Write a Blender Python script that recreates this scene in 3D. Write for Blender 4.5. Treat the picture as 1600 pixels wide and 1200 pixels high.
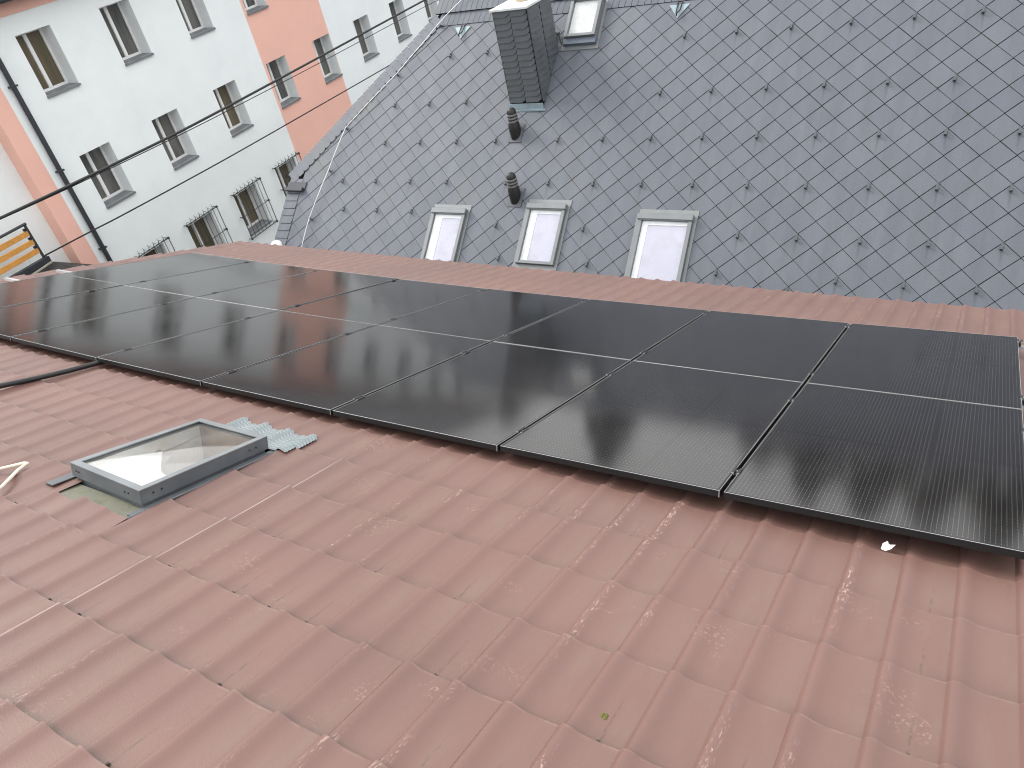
import bpy, math, random
from mathutils import Matrix, Vector
random.seed(7)
SC = bpy.context.scene
for o in list(bpy.data.objects):
    bpy.data.objects.remove(o)

# ------------------------------------------------------------------ camera
ZG = 10.5                                     # camera height above the street
CAM = Vector((0, 0, ZG))
cd = bpy.data.cameras.new('camera')
cam = bpy.data.objects.new('camera', cd)
SC.collection.objects.link(cam)
cd.sensor_width = 36.0
cd.lens = 1218.09 / 1600 * 36
cd.clip_start, cd.clip_end = 0.05, 3000
RW = Matrix(((0.855156, 0.138906, -0.499413),
             (0.477605, -0.585633, 0.654926),
             (-0.201499, -0.798586, -0.56715)))
Rb = RW @ Matrix(((1, 0, 0), (0, -1, 0), (0, 0, -1)))
cam.matrix_world = Matrix.Translation(CAM) @ Rb.to_4x4()
SC.camera = cam

# ------------------------------------------------------------------ sky, sun, exposure
SUN_EL, SUN_AZ = math.radians(42), math.radians(-82)      # direction towards the sun, azimuth from +Y clockwise
world = bpy.data.worlds.new('World'); SC.world = world; world.use_nodes = True
world.cycles.sampling_method = 'MANUAL'; world.cycles.sample_map_resolution = 256
nt = world.node_tree; nt.nodes.clear()
wo = nt.nodes.new('ShaderNodeOutputWorld'); bg = nt.nodes.new('ShaderNodeBackground')
sky = nt.nodes.new('ShaderNodeTexSky'); sky.sky_type = 'NISHITA'; sky.sun_disc = False
sky.sun_elevation = SUN_EL; sky.sun_rotation = SUN_AZ
sky.dust_density = 4.0; sky.air_density = 1.0
# closed cloud cover: an even pale grey, a little brighter overhead, with only a trace of blue through it
tc = nt.nodes.new('ShaderNodeTexCoord'); sep = nt.nodes.new('ShaderNodeSeparateXYZ')
nt.links.new(tc.outputs['Generated'], sep.inputs[0])
ramp = nt.nodes.new('ShaderNodeValToRGB')
ramp.color_ramp.elements[0].position = 0.0; ramp.color_ramp.elements[0].color = (10.6, 10.7, 10.75, 1)
ramp.color_ramp.elements[1].position = 1.0; ramp.color_ramp.elements[1].color = (15.6, 15.8, 16.0, 1)
nt.links.new(sep.outputs['Z'], ramp.inputs[0])
noi = nt.nodes.new('ShaderNodeTexNoise'); noi.inputs['Scale'].default_value = 3.0; noi.inputs['Detail'].default_value = 5
nt.links.new(tc.outputs['Generated'], noi.inputs['Vector'])
mr = nt.nodes.new('ShaderNodeMapRange'); mr.inputs['To Min'].default_value = 0.82; mr.inputs['To Max'].default_value = 1.18
nt.links.new(noi.outputs['Fac'], mr.inputs['Value'])
cm = nt.nodes.new('ShaderNodeMix'); cm.data_type = 'RGBA'; cm.blend_type = 'MULTIPLY'; cm.inputs['Factor'].default_value = 1.0
nt.links.new(ramp.outputs['Color'], cm.inputs[6]); nt.links.new(mr.outputs['Result'], cm.inputs[7])
mx = nt.nodes.new('ShaderNodeMix'); mx.data_type = 'RGBA'; mx.inputs['Factor'].default_value = 0.93
nt.links.new(sky.outputs['Color'], mx.inputs[6]); nt.links.new(cm.outputs[2], mx.inputs[7])
nt.links.new(mx.outputs[2], bg.inputs['Color'])
bg.inputs['Strength'].default_value = 0.086
nt.links.new(bg.outputs[0], wo.inputs[0])

sd = bpy.data.lights.new('sun', 'SUN'); sd.energy = 1.5; sd.angle = math.radians(22); sd.color = (1.0, 0.97, 0.93)
sun = bpy.data.objects.new('sun', sd); SC.collection.objects.link(sun)
dvec = Vector((math.sin(SUN_AZ) * math.cos(SUN_EL), math.cos(SUN_AZ) * math.cos(SUN_EL), math.sin(SUN_EL)))
sun.rotation_euler = dvec.to_track_quat('Z', 'Y').to_euler(); sun.location = (10, -20, 40)
SC.view_settings.view_transform = 'Standard'; SC.view_settings.look = 'None'
SC.view_settings.gamma = 1; SC.view_settings.exposure = 0.72
SC.cycles.filter_width = 1.1
SC.cycles.use_light_tree = False; SC.cycles.use_adaptive_sampling = True; SC.cycles.adaptive_threshold = 0.02; SC.cycles.max_bounces = 5; SC.cycles.diffuse_bounces = 3; SC.cycles.glossy_bounces = 3; SC.cycles.transparent_max_bounces = 8; SC.cycles.transmission_bounces = 2
try: SC.view_settings.use_curve_mapping = False
except Exception: pass

# ------------------------------------------------------------------ frames of reference of the place
def frame(o, x, y, z):
    o = Vector(o) + CAM; x = Vector(x).normalized(); z = Vector(z).normalized(); y = z.cross(x).normalized(); x = y.cross(z)
    return Matrix(((x.x, y.x, z.x, o.x), (x.y, y.y, z.y, o.y), (x.z, y.z, z.z, o.z), (0, 0, 0, 1)))
# red roof: x along the eave, y down the slope, z out of the roof, origin at a corner of the panel field
PF = frame((-8.934637, 2.392914, -2.420212), (0.9999, 0, -0.014107), None or (0, 1, 0), (0.013234, 0.346325, 0.938021))
# slate roof: x along the ridge, y up the slope
SF = frame((-4.160783, 14.03841, -3.452084), (0.999877, 0.014049, -0.007), (0, 1, 0), (0.014558, -0.663248, 0.748259))
# white facade: x along the wall, y up, z towards the street
FF = frame((-20.777423, 11.479324, -6.034016), (-0.075239, 0.997166, 0), (0, 1, 0), (0.997166, 0.075239, 0))
PH, PW_, SAG = 1.760461, 1.154, 0.0578
def zs(x):                                     # the old roof sags a little between its ends
    c = min(max(x, -1.5), 9.3)
    v = SAG * ((c / PW_ - 4) / 4) ** 2
    if x > 9.3: v += (x - 9.3) * 2 * SAG * (9.3 / PW_ - 4) / 16 / PW_
    return v
def zt_(x): return 0.25 * zs(x)                 # the sheet roof itself bows less than the panel field
ID = Matrix.Identity(4)
T = Matrix.Translation

# ------------------------------------------------------------------ objects
WM = {}
def reg(o, parent, M):
    SC.collection.objects.link(o)
    if parent is not None:
        o.parent = parent; o.matrix_basis = WM[parent.name].inverted() @ M
    else:
        o.matrix_basis = M
    WM[o.name] = M.copy()
    return o
def tag(o, label=None, cat=None, group=None, kind=None):
    if label: o['label'] = label
    if cat: o['category'] = cat
    if group: o['group'] = group
    if kind: o['kind'] = kind
    return o
def empty(name, loc, label, cat, group=None):
    o = bpy.data.objects.new(name, None); o.empty_display_size = 0.2
    return tag(reg(o, None, T(Vector(loc))), label, cat, group)
def inst(name, mesh, parent, M):
    return reg(bpy.data.objects.new(name, mesh), parent, M)

class MB:
    def __init__(s): s.v = []; s.f = []; s.m = []; s.uv = {}
    def add(s, vs, fs, mi=0, M=None):
        b = len(s.v)
        s.v += [tuple(M @ Vector(p)) if M is not None else tuple(p) for p in vs]
        s.f += [tuple(b + i for i in q) for q in fs]; s.m += [mi] * len(fs); return b
    def box(s, a, b, mi=0, M=None):
        x0, y0, z0 = a; x1, y1, z1 = b
        s.add([(x0, y0, z0), (x1, y0, z0), (x1, y1, z0), (x0, y1, z0), (x0, y0, z1), (x1, y0, z1), (x1, y1, z1), (x0, y1, z1)],
              [(3, 2, 1, 0), (4, 5, 6, 7), (0, 1, 5, 4), (1, 2, 6, 5), (2, 3, 7, 6), (3, 0, 4, 7)], mi, M); return s
    def bbox(s, a, b, e=0.004, mi=0, M=None):          # box with chamfered top edges and corners
        x0, y0, z0 = a; x1, y1, z1 = b
        def ring(i, z): return [(x0 + i, y0 + e, z), (x0 + e, y0 + i, z), (x1 - e, y0 + i, z), (x1 - i, y0 + e, z), (x1 - i, y1 - e, z), (x1 - e, y1 - i, z), (x0 + e, y1 - i, z), (x0 + i, y1 - e, z)]
        vs = ring(e, z0) + ring(0, z0 + e) + ring(0, z1 - e) + ring(e, z1)
        fs = [tuple(range(7, -1, -1)), tuple(range(24, 32))]
        for r in range(3):
            for k in range(8):
                fs.append((r * 8 + k, r * 8 + (k + 1) % 8, r * 8 + 8 + (k + 1) % 8, r * 8 + 8 + k))
        s.add(vs, fs, mi, M); return s
    def prism(s, poly, z0, z1, mi=0, M=None):
        n = len(poly)
        zz0 = z0 if callable(z0) else (lambda x, y: z0); zz1 = z1 if callable(z1) else (lambda x, y: z1)
        vs = [(x, y, zz0(x, y)) for x, y in poly] + [(x, y, zz1(x, y)) for x, y in poly]
        fs = [tuple(range(n - 1, -1, -1)), tuple(range(n, 2 * n))] + [(i, (i + 1) % n, n + (i + 1) % n, n + i) for i in range(n)]
        s.add(vs, fs, mi, M); return s
    def tube(s, pts, r, n=8, mi=0, M=None, caps=True):
        pts = [Vector(p) for p in pts]; rs = r if isinstance(r, (list, tuple)) else [r] * len(pts)
        vs = []; up = Vector((0, 0, 1))
        for i, p in enumerate(pts):
            d = (pts[min(i + 1, len(pts) - 1)] - pts[max(i - 1, 0)]).normalized()
            a = d.cross(up if abs(d.z) < 0.95 else Vector((1, 0, 0))).normalized(); b = d.cross(a)
            for k in range(n):
                t = 2 * math.pi * k / n; vs.append(tuple(p + (a * math.cos(t) + b * math.sin(t)) * rs[i]))
        fs = []
        for i in range(len(pts) - 1):
            for k in range(n):
                fs.append((i * n + k, i * n + (k + 1) % n, (i + 1) * n + (k + 1) % n, (i + 1) * n + k))
        if caps: fs += [tuple(range(n - 1, -1, -1)), tuple(range((len(pts) - 1) * n, len(pts) * n))]
        s.add(vs, fs, mi, M); return s
    def lathe(s, prof, n=16, mi=0, M=None, sy=1.0):
        vs = []
        for r, z in prof:
            for k in range(n):
                t = 2 * math.pi * k / n; vs.append((r * math.cos(t), r * sy * math.sin(t), z))
        fs = []
        for i in range(len(prof) - 1):
            for k in range(n):
                fs.append((i * n + k, i * n + (k + 1) % n, (i + 1) * n + (k + 1) % n, (i + 1) * n + k))
        fs += [tuple(range(n - 1, -1, -1)), tuple(range((len(prof) - 1) * n, len(prof) * n))]
        s.add(vs, fs, mi, M); return s
    def mesh(s, name, mats, smooth=None):
        me = bpy.data.meshes.new(name); me.from_pydata(s.v, [], s.f)
        for m in (mats if isinstance(mats, (list, tuple)) else [mats]): me.materials.append(m)
        if any(s.m): me.polygons.foreach_set('material_index', s.m)
        if smooth is not None:
            me.polygons.foreach_set('use_smooth', [True] * len(me.polygons))
            me.set_sharp_from_angle(angle=math.radians(smooth))
        me.update(); return me
    def obj(s, name, mats, parent, M=ID, smooth=None, label=None, cat=None, kind=None, group=None):
        return tag(inst(name, s.mesh(name, mats, smooth), parent, M), label, cat, group, kind)

# ------------------------------------------------------------------ materials
class NT:
    def __init__(s, name):
        s.m = bpy.data.materials.new(name); s.m.use_nodes = True; s.t = s.m.node_tree
        s.b = s.t.nodes['Principled BSDF']; s.out = s.t.nodes['Material Output']
    def n(s, typ, **kw):
        q = s.t.nodes.new('ShaderNode' + typ)
        for k, v in kw.items(): setattr(q, k, v)
        return q
    def l(s, a, b): s.t.links.new(a, b)
    def pos(s): return s.n('NewGeometry').outputs['Position']
    def set(s, node, **kw):
        for k, v in kw.items(): node.inputs[k.replace('_', ' ')].default_value = v
        return node
    def mapping(s, vec, scale=(1, 1, 1), M=None):
        """world position -> coordinates of a frame"""
        if M is not None:
            o = M.translation; comps = []
            sub = s.n('VectorMath', operation='SUBTRACT'); s.l(vec, sub.inputs[0]); sub.inputs[1].default_value = o
            cx = s.n('CombineXYZ')
            for k in range(3):
                d = s.n('VectorMath', operation='DOT_PRODUCT'); s.l(sub.outputs[0], d.inputs[0]); d.inputs[1].default_value = M.col[k].to_3d()
                s.l(d.outputs['Value'], cx.inputs[k])
            vec = cx.outputs[0]
        if scale != (1, 1, 1):
            mu = s.n('VectorMath', operation='MULTIPLY'); s.l(vec, mu.inputs[0]); mu.inputs[1].default_value = scale; vec = mu.outputs[0]
        return vec
    def noise(s, vec, scale, detail=4, rough=0.55):
        q = s.n('TexNoise'); s.l(vec, q.inputs['Vector']); s.set(q, Scale=scale, Detail=detail, Roughness=rough); return q.outputs['Fac']
    def rng(s, v, a, b, c=0.0, d=1.0, smooth=False):
        q = s.n('MapRange'); q.clamp = True
        if smooth: q.interpolation_type = 'SMOOTHSTEP'
        s.l(v, q.inputs['Value'])
        for k, x in zip(('From Min', 'From Max', 'To Min', 'To Max'), (a, b, c, d)): q.inputs[k].default_value = x
        return q.outputs['Result']
    def math(s, op, a, b=None, c=None):
        q = s.n('Math', operation=op)
        for i, x in enumerate((a, b, c)):
            if x is None: continue
            if isinstance(x, (int, float)): q.inputs[i].default_value = x
            else: s.l(x, q.inputs[i])
        return q.outputs[0]
    def mix(s, f, a, b, mode='MIX'):
        q = s.n('Mix', data_type='RGBA', blend_type=mode)
        if isinstance(f, (int, float)): q.inputs[0].default_value = f
        else: s.l(f, q.inputs[0])
        for i, x in ((6, a), (7, b)):
            if isinstance(x, tuple): q.inputs[i].default_value = (*x[:3], 1)
            else: s.l(x, q.inputs[i])
        return q.outputs[2]
    def scl(s, col, v):              # colour times value
        q = s.n('Mix', data_type='RGBA', blend_type='MULTIPLY'); q.inputs[0].default_value = 1
        if isinstance(col, tuple): q.inputs[6].default_value = (*col, 1)
        else: s.l(col, q.inputs[6])
        s.l(v, q.inputs[7]); return q.outputs[2]
    def bump(s, h, dist, strength=1.0):
        q = s.n('Bump'); s.set(q, Strength=strength, Distance=dist); s.l(h, q.inputs['Height']); s.l(q.outputs[0], s.b.inputs['Normal'])
    def col(s, c):
        if isinstance(c, tuple): s.b.inputs['Base Color'].default_value = (*c[:3], 1)
        else: s.l(c, s.b.inputs['Base Color'])
    def rough(s, r):
        if isinstance(r, (int, float)): s.b.inputs['Roughness'].default_value = r
        else: s.l(r, s.b.inputs['Roughness'])

def pbr(name, c, rough=0.6, var=0.12, scale=6.0, bump=0.0, bscale=80.0, metal=0.0, dirt=None, dscale=2.5, spec=0.5):
    q = NT(name); p = q.pos()
    n1 = q.noise(p, scale, 3)
    col = q.scl(c, q.rng(n1, 0.25, 0.75, 1 - var, 1 + var))
    if dirt:
        col = q.mix(q.rng(q.noise(p, dscale, 4, 0.65), 0.52, 0.75, 0, 0.75), col, dirt)
    q.col(col); q.rough(q.rng(n1, 0.3, 0.7, max(rough - 0.06, 0.02), min(rough + 0.06, 1)))
    q.b.inputs['Metallic'].default_value = metal; q.b.inputs['Specular IOR Level'].default_value = spec
    if bump: q.bump(q.noise(p, bscale, 2), bump)
    return q.m

def glass_mat(name, tint=(0.97, 0.97, 0.975), rough=0.02):
    q = NT(name); q.t.nodes.remove(q.b)
    lw = q.n('LayerWeight'); lw.inputs['Blend'].default_value = 0.5
    fac = q.math('ADD', q.math('MULTIPLY', q.math('POWER', lw.outputs['Facing'], 3.2), 0.95), 0.03)
    tr = q.n('BsdfTransparent'); tr.inputs['Color'].default_value = (*tint, 1)
    gl = q.n('BsdfGlossy'); gl.inputs['Roughness'].default_value = rough
    nf = q.noise(q.pos(), 3, 3); 
    ms = q.n('MixShader'); q.l(fac, ms.inputs[0]); q.l(tr.outputs[0], ms.inputs[1]); q.l(gl.outputs[0], ms.inputs[2])
    df = q.n('BsdfDiffuse'); df.inputs['Color'].default_value = (0.55, 0.55, 0.5, 1)
    m2 = q.n('MixShader'); q.l(q.rng(nf, 0.5, 0.8, 0.02, 0.12), m2.inputs[0]); q.l(ms.outputs[0], m2.inputs[1]); q.l(df.outputs[0], m2.inputs[2])
    q.l(m2.outputs[0], q.out.inputs['Surface']); return q.m

PITCH, STEP, TX0, TY0, TH = 0.1868, 0.3703, 6.9495, -2.2607, -0.083
RED = (0.160, 0.086, 0.071)
def red_mat():
    q = NT('red_coated_sheet'); p = q.pos(); lc = q.mapping(p, M=PF)
    uv = q.n('UVMap').outputs[0]; su = q.n('SeparateXYZ'); q.l(uv, su.inputs[0]); U, V = su.outputs[0], su.outputs[1]
    # slow change of tone over the sheets, yellowish grime in the pans
    tone = q.noise(lc, 0.8, 3)
    col = q.scl(RED, q.rng(tone, 0.3, 0.7, 0.90, 1.10))
    grime = q.noise(q.mapping(lc, (9, 2.2, 1)), 1.0, 4, 0.6)
    pan = q.rng(U, 0.42, 0.6)
    col = q.mix(q.math('MULTIPLY', q.math('MULTIPLY', q.rng(grime, 0.42, 0.72), pan), 0.60), col, (0.180, 0.116, 0.086))
    # dirt and contact shade painted dark along the foot of each step
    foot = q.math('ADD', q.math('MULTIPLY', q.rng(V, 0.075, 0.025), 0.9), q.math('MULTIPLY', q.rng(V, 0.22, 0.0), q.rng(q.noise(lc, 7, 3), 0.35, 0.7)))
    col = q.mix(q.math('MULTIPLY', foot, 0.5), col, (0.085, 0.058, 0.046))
    lip_light = q.math('MULTIPLY', q.rng(V, 0.972, 0.985), q.rng(q.noise(q.mapping(lc, (3, .1, 1)), 6, 3), 0.46, 0.60))  # lip highlight painted in as a pale, partly worn edge
    col = q.mix(q.math('MULTIPLY', lip_light, 0.08), col, (0.52, 0.38, 0.33))
    notch = q.math('MULTIPLY', q.rng(V, 0.045, 0.030), q.math('MAXIMUM', q.rng(U, 0.05, 0.03), q.rng(U, 0.985, 0.995)))  # dark notch holes put into the colour at the crease
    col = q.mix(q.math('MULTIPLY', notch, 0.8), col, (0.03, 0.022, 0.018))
    # streaks running down from the screws
    at = q.n('Attribute'); at.attribute_name = 'streak'
    du = q.math('ABSOLUTE', q.math('SUBTRACT', U, q.math('ADD', 0.62, q.math('MULTIPLY', q.math('SUBTRACT', q.noise(lc, 14, 2), 0.5), 0.10))))
    st = q.math('MULTIPLY', q.rng(du, 0.035, 0.004), q.rng(V, 0.62, 0.03))
    st = q.math('MULTIPLY', q.math('MULTIPLY', st, q.rng(q.noise(q.mapping(lc, (1, .35, 1)), 90, 3), 0.38, 0.62)), at.outputs['Fac'])
    col = q.mix(q.math('MULTIPLY', st, 0.8), col, (0.045, 0.038, 0.032))
    # worn pale coating on some crests, in patches
    cr = q.math('MULTIPLY', q.rng(U, 0.05, 0.12), q.rng(U, 0.27, 0.18))
    patch = q.rng(q.noise(q.mapping(lc, (2.6, .8, 1)), 2.1, 2), 0.53, 0.64)
    sx_ = q.n('SeparateXYZ'); q.l(lc, sx_.inputs[0])
    region = q.math('MULTIPLY', q.rng(sx_.outputs[0], 6.2, 7.4, 0.25, 1.0), q.rng(sx_.outputs[0], 9.6, 8.9, 0.0, 1.0))
    chips = q.rng(q.noise(q.mapping(lc, (1, .3, 1)), 120, 5, 0.7), 0.54, 0.60)
    w = q.math('MULTIPLY', q.math('MULTIPLY', cr, patch), q.math('MULTIPLY', chips, region))
    col = q.mix(q.math('MULTIPLY', w, 0.5), col, (0.56, 0.40, 0.34))
    # loose rubbed spots anywhere
    rub = q.math('MULTIPLY', q.rng(q.noise(lc, 3.3, 2), 0.62, 0.70), q.rng(q.noise(lc, 75, 4, 0.7), 0.56, 0.63))
    col = q.mix(q.math('MULTIPLY', rub, 0.28), col, (0.50, 0.36, 0.31))
    vo = q.n('TexVoronoi'); q.l(lc, vo.inputs['Vector']); q.set(vo, Scale=3.4)
    spk = q.math('MULTIPLY', q.rng(vo.outputs['Distance'], 0.020, 0.010), q.rng(q.noise(lc, 1.7, 1), 0.46, 0.5))
    col = q.mix(q.math('MULTIPLY', spk, 0.8), col, (0.62, 0.58, 0.52))
    # bright lap edge of two sheets
    seam = q.math('ABSOLUTE', q.math('SUBTRACT', sx_.outputs[0], TX0 - 4 * PITCH + 0.030))
    sm = q.math('MULTIPLY', q.rng(seam, 0.0040, 0.0008), q.rng(sx_.outputs[1], -0.3, -0.6))
    col = q.mix(q.math('MULTIPLY', q.math('MULTIPLY', sm, q.rng(q.noise(lc, 5, 3), 0.3, 0.7, 0.4, 1.0)), 0.6), col, (0.52, 0.45, 0.45))
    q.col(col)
    q.rough(q.rng(tone, 0.3, 0.7, 0.40, 0.52)); q.b.inputs['Specular IOR Level'].default_value = 0.5
    q.bump(q.math('ADD', q.noise(lc, 160, 1), q.math('MULTIPLY', q.noise(lc, 7, 1), 5.0)), 0.0005)
    return q.m

SD, SA = 0.32 / math.sqrt(2), 0.94225
def slate_mat():
    q = NT('grey_slate'); p = q.pos(); lc = q.mapping(p, M=SF); sx_ = q.n('SeparateXYZ'); q.l(lc, sx_.inputs[0])
    a = q.math('DIVIDE', sx_.outputs[0], SD); b = q.math('DIVIDE', sx_.outputs[1], SD * SA)
    i = q.math('FLOOR', q.math('MULTIPLY', q.math('ADD', a, b), 0.5)); j = q.math('FLOOR', q.math('MULTIPLY', q.math('SUBTRACT', a, b), 0.5))
    cx = q.n('CombineXYZ'); q.l(i, cx.inputs[0]); q.l(j, cx.inputs[1])
    wn = q.n('TexWhiteNoise', noise_dimensions='2D'); q.l(cx.outputs[0], wn.inputs['Vector'])
    base = q.mix(wn.outputs['Value'], (0.098, 0.108, 0.131), (0.113, 0.122, 0.145))
    col = q.scl(base, q.rng(q.noise(q.mapping(lc, (3.2, .55, 1)), 1.3, 6, 0.6), 0.3, 0.7, 0.88, 1.10))
    run = q.noise(q.mapping(lc, (16, .8, 1)), 1.0, 4)
    col = q.mix(q.rng(run, 0.55, 0.75, 0, 0.25), col, (0.104, 0.112, 0.127))
    # lichen tint beside the chimney
    lich = q.math('MULTIPLY', q.rng(q.noise(lc, 1.1, 4), 0.54, 0.70), q.rng(sx_.outputs[0], -1.5, -3.5))
    col = q.mix(q.math('MULTIPLY', lich, 0.35), col, (0.140, 0.142, 0.122))
    # run-off streak below a snow hook, moss in a few joints
    uv = q.n('UVMap').outputs[0]; su = q.n('SeparateXYZ'); q.l(uv, su.inputs[0])
    at = q.n('Attribute'); at.attribute_name = 'stain'
    st = q.math('MULTIPLY', q.rng(q.math('ABSOLUTE', q.math('ADD', su.outputs[0], 0.05)), 0.13, 0.02), q.math('MULTIPLY', q.rng(su.outputs[1], 0.85, 0.5, 0.0, 1.0), q.rng(su.outputs[1], -0.9, 0.1)))
    col = q.mix(q.math('MULTIPLY', q.math('MULTIPLY', st, at.outputs['Fac']), 0.5), col, (0.05, 0.052, 0.058))
    edge = q.math('ADD', q.math('ABSOLUTE', su.outputs[0]), q.math('ABSOLUTE', su.outputs[1]))
    ms = q.math('MULTIPLY', q.rng(edge, 0.93, 0.97), q.math('MULTIPLY', q.rng(q.noise(lc, 2.3, 3), 0.55, 0.68), at.outputs['Alpha']))
    col = q.mix(q.math('MULTIPLY', ms, 0.7), col, (0.07, 0.06, 0.03))
    q.col(col); q.rough(0.58); q.b.inputs['Specular IOR Level'].default_value = 0.5
    q.bump(q.noise(lc, 120, 1), 0.0010)
    return q.m

def panel_mat():
    q = NT('solar_cells_under_glass'); tc = q.n('TexCoord').outputs['Object']; s_ = q.n('SeparateXYZ'); q.l(tc, s_.inputs[0])
    X, Y = s_.outputs[0], s_.outputs[1]
    def line(c, off, per, half):
        f = q.math('FRACT', q.math('DIVIDE', q.math('SUBTRACT', c, off), per)); d = q.math('MULTIPLY', q.math('ABSOLUTE', q.math('SUBTRACT', f, 0.5)), per)
        return q.rng(q.math('SUBTRACT', per / 2, d), half, half * 0.6)
    wire = line(X, 0.021, 0.0182, 0.0011)
    pads = q.math('MULTIPLY', line(X, 0.021, 0.0182, 0.0016), line(Y, 0.030, 0.0302, 0.0028))
    gapx = line(X, 0.0119, 0.1842, 0.0018); gapy = line(Y, 0.020, 0.0932, 0.0016)
    mid = q.rng(q.math('ABSOLUTE', q.math('SUBTRACT', Y, PH / 2 - 0.004)), 0.006, 0.004)
    base = q.scl((0.0080, 0.0075, 0.0085), q.rng(q.noise(q.mapping(q.pos(), M=PF), 1.4, 4), 0.3, 0.7, 0.8, 1.25))
    col = q.mix(q.math('MULTIPLY', wire, 0.55), base, (0.085, 0.085, 0.09))
    col = q.mix(q.math('MULTIPLY', pads, 0.4), col, (0.22, 0.22, 0.22))
    col = q.mix(q.math('MAXIMUM', gapx, q.math('MULTIPLY', gapy, 0.7)), col, (0.006, 0.006, 0.008))
    col = q.mix(mid, col, (0.004, 0.004, 0.005))
    dust = q.rng(q.noise(q.mapping(q.pos(), M=PF), 2.2, 8, 0.65), 0.5, 0.85, 0.0, 0.02)
    col = q.mix(dust, col, (0.30, 0.27, 0.24))
    q.col(col)
    q.b.inputs['IOR'].default_value = 1.56; q.b.inputs['Specular Tint'].default_value = (1.0, 0.94, 0.875, 1)
    q.rough(q.rng(q.noise(q.mapping(q.pos(), M=PF), 3, 6), 0.3, 0.7, 0.085, 0.115))
    return q.m

M_RED = red_mat(); M_SLATE = slate_mat(); M_CELL = panel_mat()
M_UNDER = pbr('dark_underlay', (0.010, 0.010, 0.011), 0.95, spec=0.1)
M_FRAME = pbr('black_anodised', (0.012, 0.012, 0.013), 0.45, spec=0.35)
M_EDGE = pbr('pale_aluminium_edge', (0.46, 0.46, 0.46), 0.42, metal=0.5)
M_ALU = pbr('aluminium', (0.62, 0.63, 0.64), 0.38, metal=0.8)
M_WHITE = pbr('white_render', (0.84, 0.875, 0.875), 0.9, var=0.025, scale=1.2, bump=0.004, bscale=55, dirt=(0.78, 0.82, 0.82), dscale=0.9)
M_PINK = pbr('pink_render', (0.85, 0.50, 0.41), 0.9, var=0.03, scale=1.2, bump=0.004, bscale=55, dirt=(0.81, 0.475, 0.39), dscale=0.9)
M_REVEAL = pbr('smooth_reveal_render', (0.80, 0.83, 0.835), 0.85, var=0.03)
M_PVC = pbr('white_window_frame', (0.83, 0.83, 0.82), 0.4, var=0.02)
M_SILL = pbr('grey_sill_sheet', (0.20, 0.21, 0.22), 0.45, metal=0.2)
M_DARKMET = pbr('dark_grey_metal', (0.030, 0.034, 0.042), 0.5)
M_BLACK = pbr('black_plastic', (0.012, 0.012, 0.013), 0.45)
M_HOLE = pbr('dark_room', (0.03, 0.028, 0.025), 0.9)
M_IRON = pbr('wrought_iron', (0.045, 0.047, 0.05), 0.6)
M_ROOFGREY = pbr('window_cladding_grey', (0.185, 0.196, 0.202), 0.42, metal=0.25, var=0.06)
M_FLASH = pbr('grey_flashing', (0.20, 0.21, 0.217), 0.5, metal=0.3, dirt=(0.20, 0.21, 0.19))
M_ZINC = pbr('blue_grey_zinc', (0.25, 0.32, 0.35), 0.5, metal=0.2)
M_HATCH = pbr('hatch_grey_paint', (0.105, 0.115, 0.125), 0.42, dirt=(0.15, 0.155, 0.155), dscale=6)
M_HATCHLIP = pbr('hatch_aluminium_lip', (0.22, 0.235, 0.245), 0.4, metal=0.4)
M_MOSSY = pbr('mossy_flashing', (0.155, 0.155, 0.115), 0.7, dirt=(0.09, 0.085, 0.04), dscale=12)
M_APRON = pbr('pale_apron_flashing', (0.20, 0.23, 0.238), 0.45, metal=0.25, dirt=(0.14, 0.155, 0.15), dscale=8)
M_GLASS = glass_mat('clear_pane')
M_BLIND = pbr('pale_blind', (0.60, 0.59, 0.69), 0.7, var=0.05, scale=2)
M_BLINDW = pbr('white_window_lining', (0.92, 0.93, 0.93), 0.5, var=0.02)
M_HATCHPANE = pbr('white_blind_in_hatch', (0.72, 0.74, 0.72), 0.5, var=0.08, scale=7)
M_CHIM = pbr('chimney_slate', (0.078, 0.086, 0.094), 0.55, var=0.18, scale=4, bump=0.001)
M_CAP = pbr('chimney_cap_sheet', (0.62, 0.66, 0.66), 0.5, dirt=(0.45, 0.36, 0.24), dscale=9)
M_POT = pbr('clay_flue', (0.48, 0.40, 0.28), 0.8)
M_WIRE = pbr('lightning_wire', (0.66, 0.66, 0.65), 0.45, metal=0.3)
M_HOOK = pbr('dark_snow_hook', (0.072, 0.082, 0.090), 0.5)
M_CABLE = pbr('black_cable', (0.015, 0.015, 0.016), 0.6)
M_LINING = pbr('shaft_lining_white', (0.80, 0.80, 0.77), 0.8, dirt=(0.74, 0.66, 0.50), dscale=5)
M_WOOD = pbr('roof_timber', (0.30, 0.19, 0.10), 0.75, var=0.35, scale=14)
M_WOODL = pbr('pale_timber', (0.56, 0.44, 0.28), 0.7, var=0.2, scale=14)
M_ORANGE = pbr('oiled_pine_slat', (0.62, 0.29, 0.065), 0.5, var=0.15, scale=9)
M_BITUM = pbr('black_bitumen', (0.045, 0.045, 0.043), 0.8, var=0.3, scale=3, dirt=(0.08, 0.08, 0.075))
M_ASPH = pbr('asphalt', (0.055, 0.055, 0.056), 0.9, var=0.2, scale=2, bump=0.003)
M_PAPER = pbr('white_paper', (0.85, 0.85, 0.84), 0.8)
M_MOSS = pbr('moss', (0.12, 0.11, 0.03), 0.9, var=0.4, scale=60)
M_CORD = pbr('cream_cord', (0.78, 0.72, 0.58), 0.7)
M_LEAF = pbr('tree_leaves', (0.075, 0.070, 0.036), 0.8, var=0.4, scale=1)
M_GREYWALL = pbr('grey_house_render', (0.42, 0.42, 0.40), 0.9)
M_OCHRE = pbr('ochre_house_render', (0.45, 0.33, 0.20), 0.9)
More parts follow.
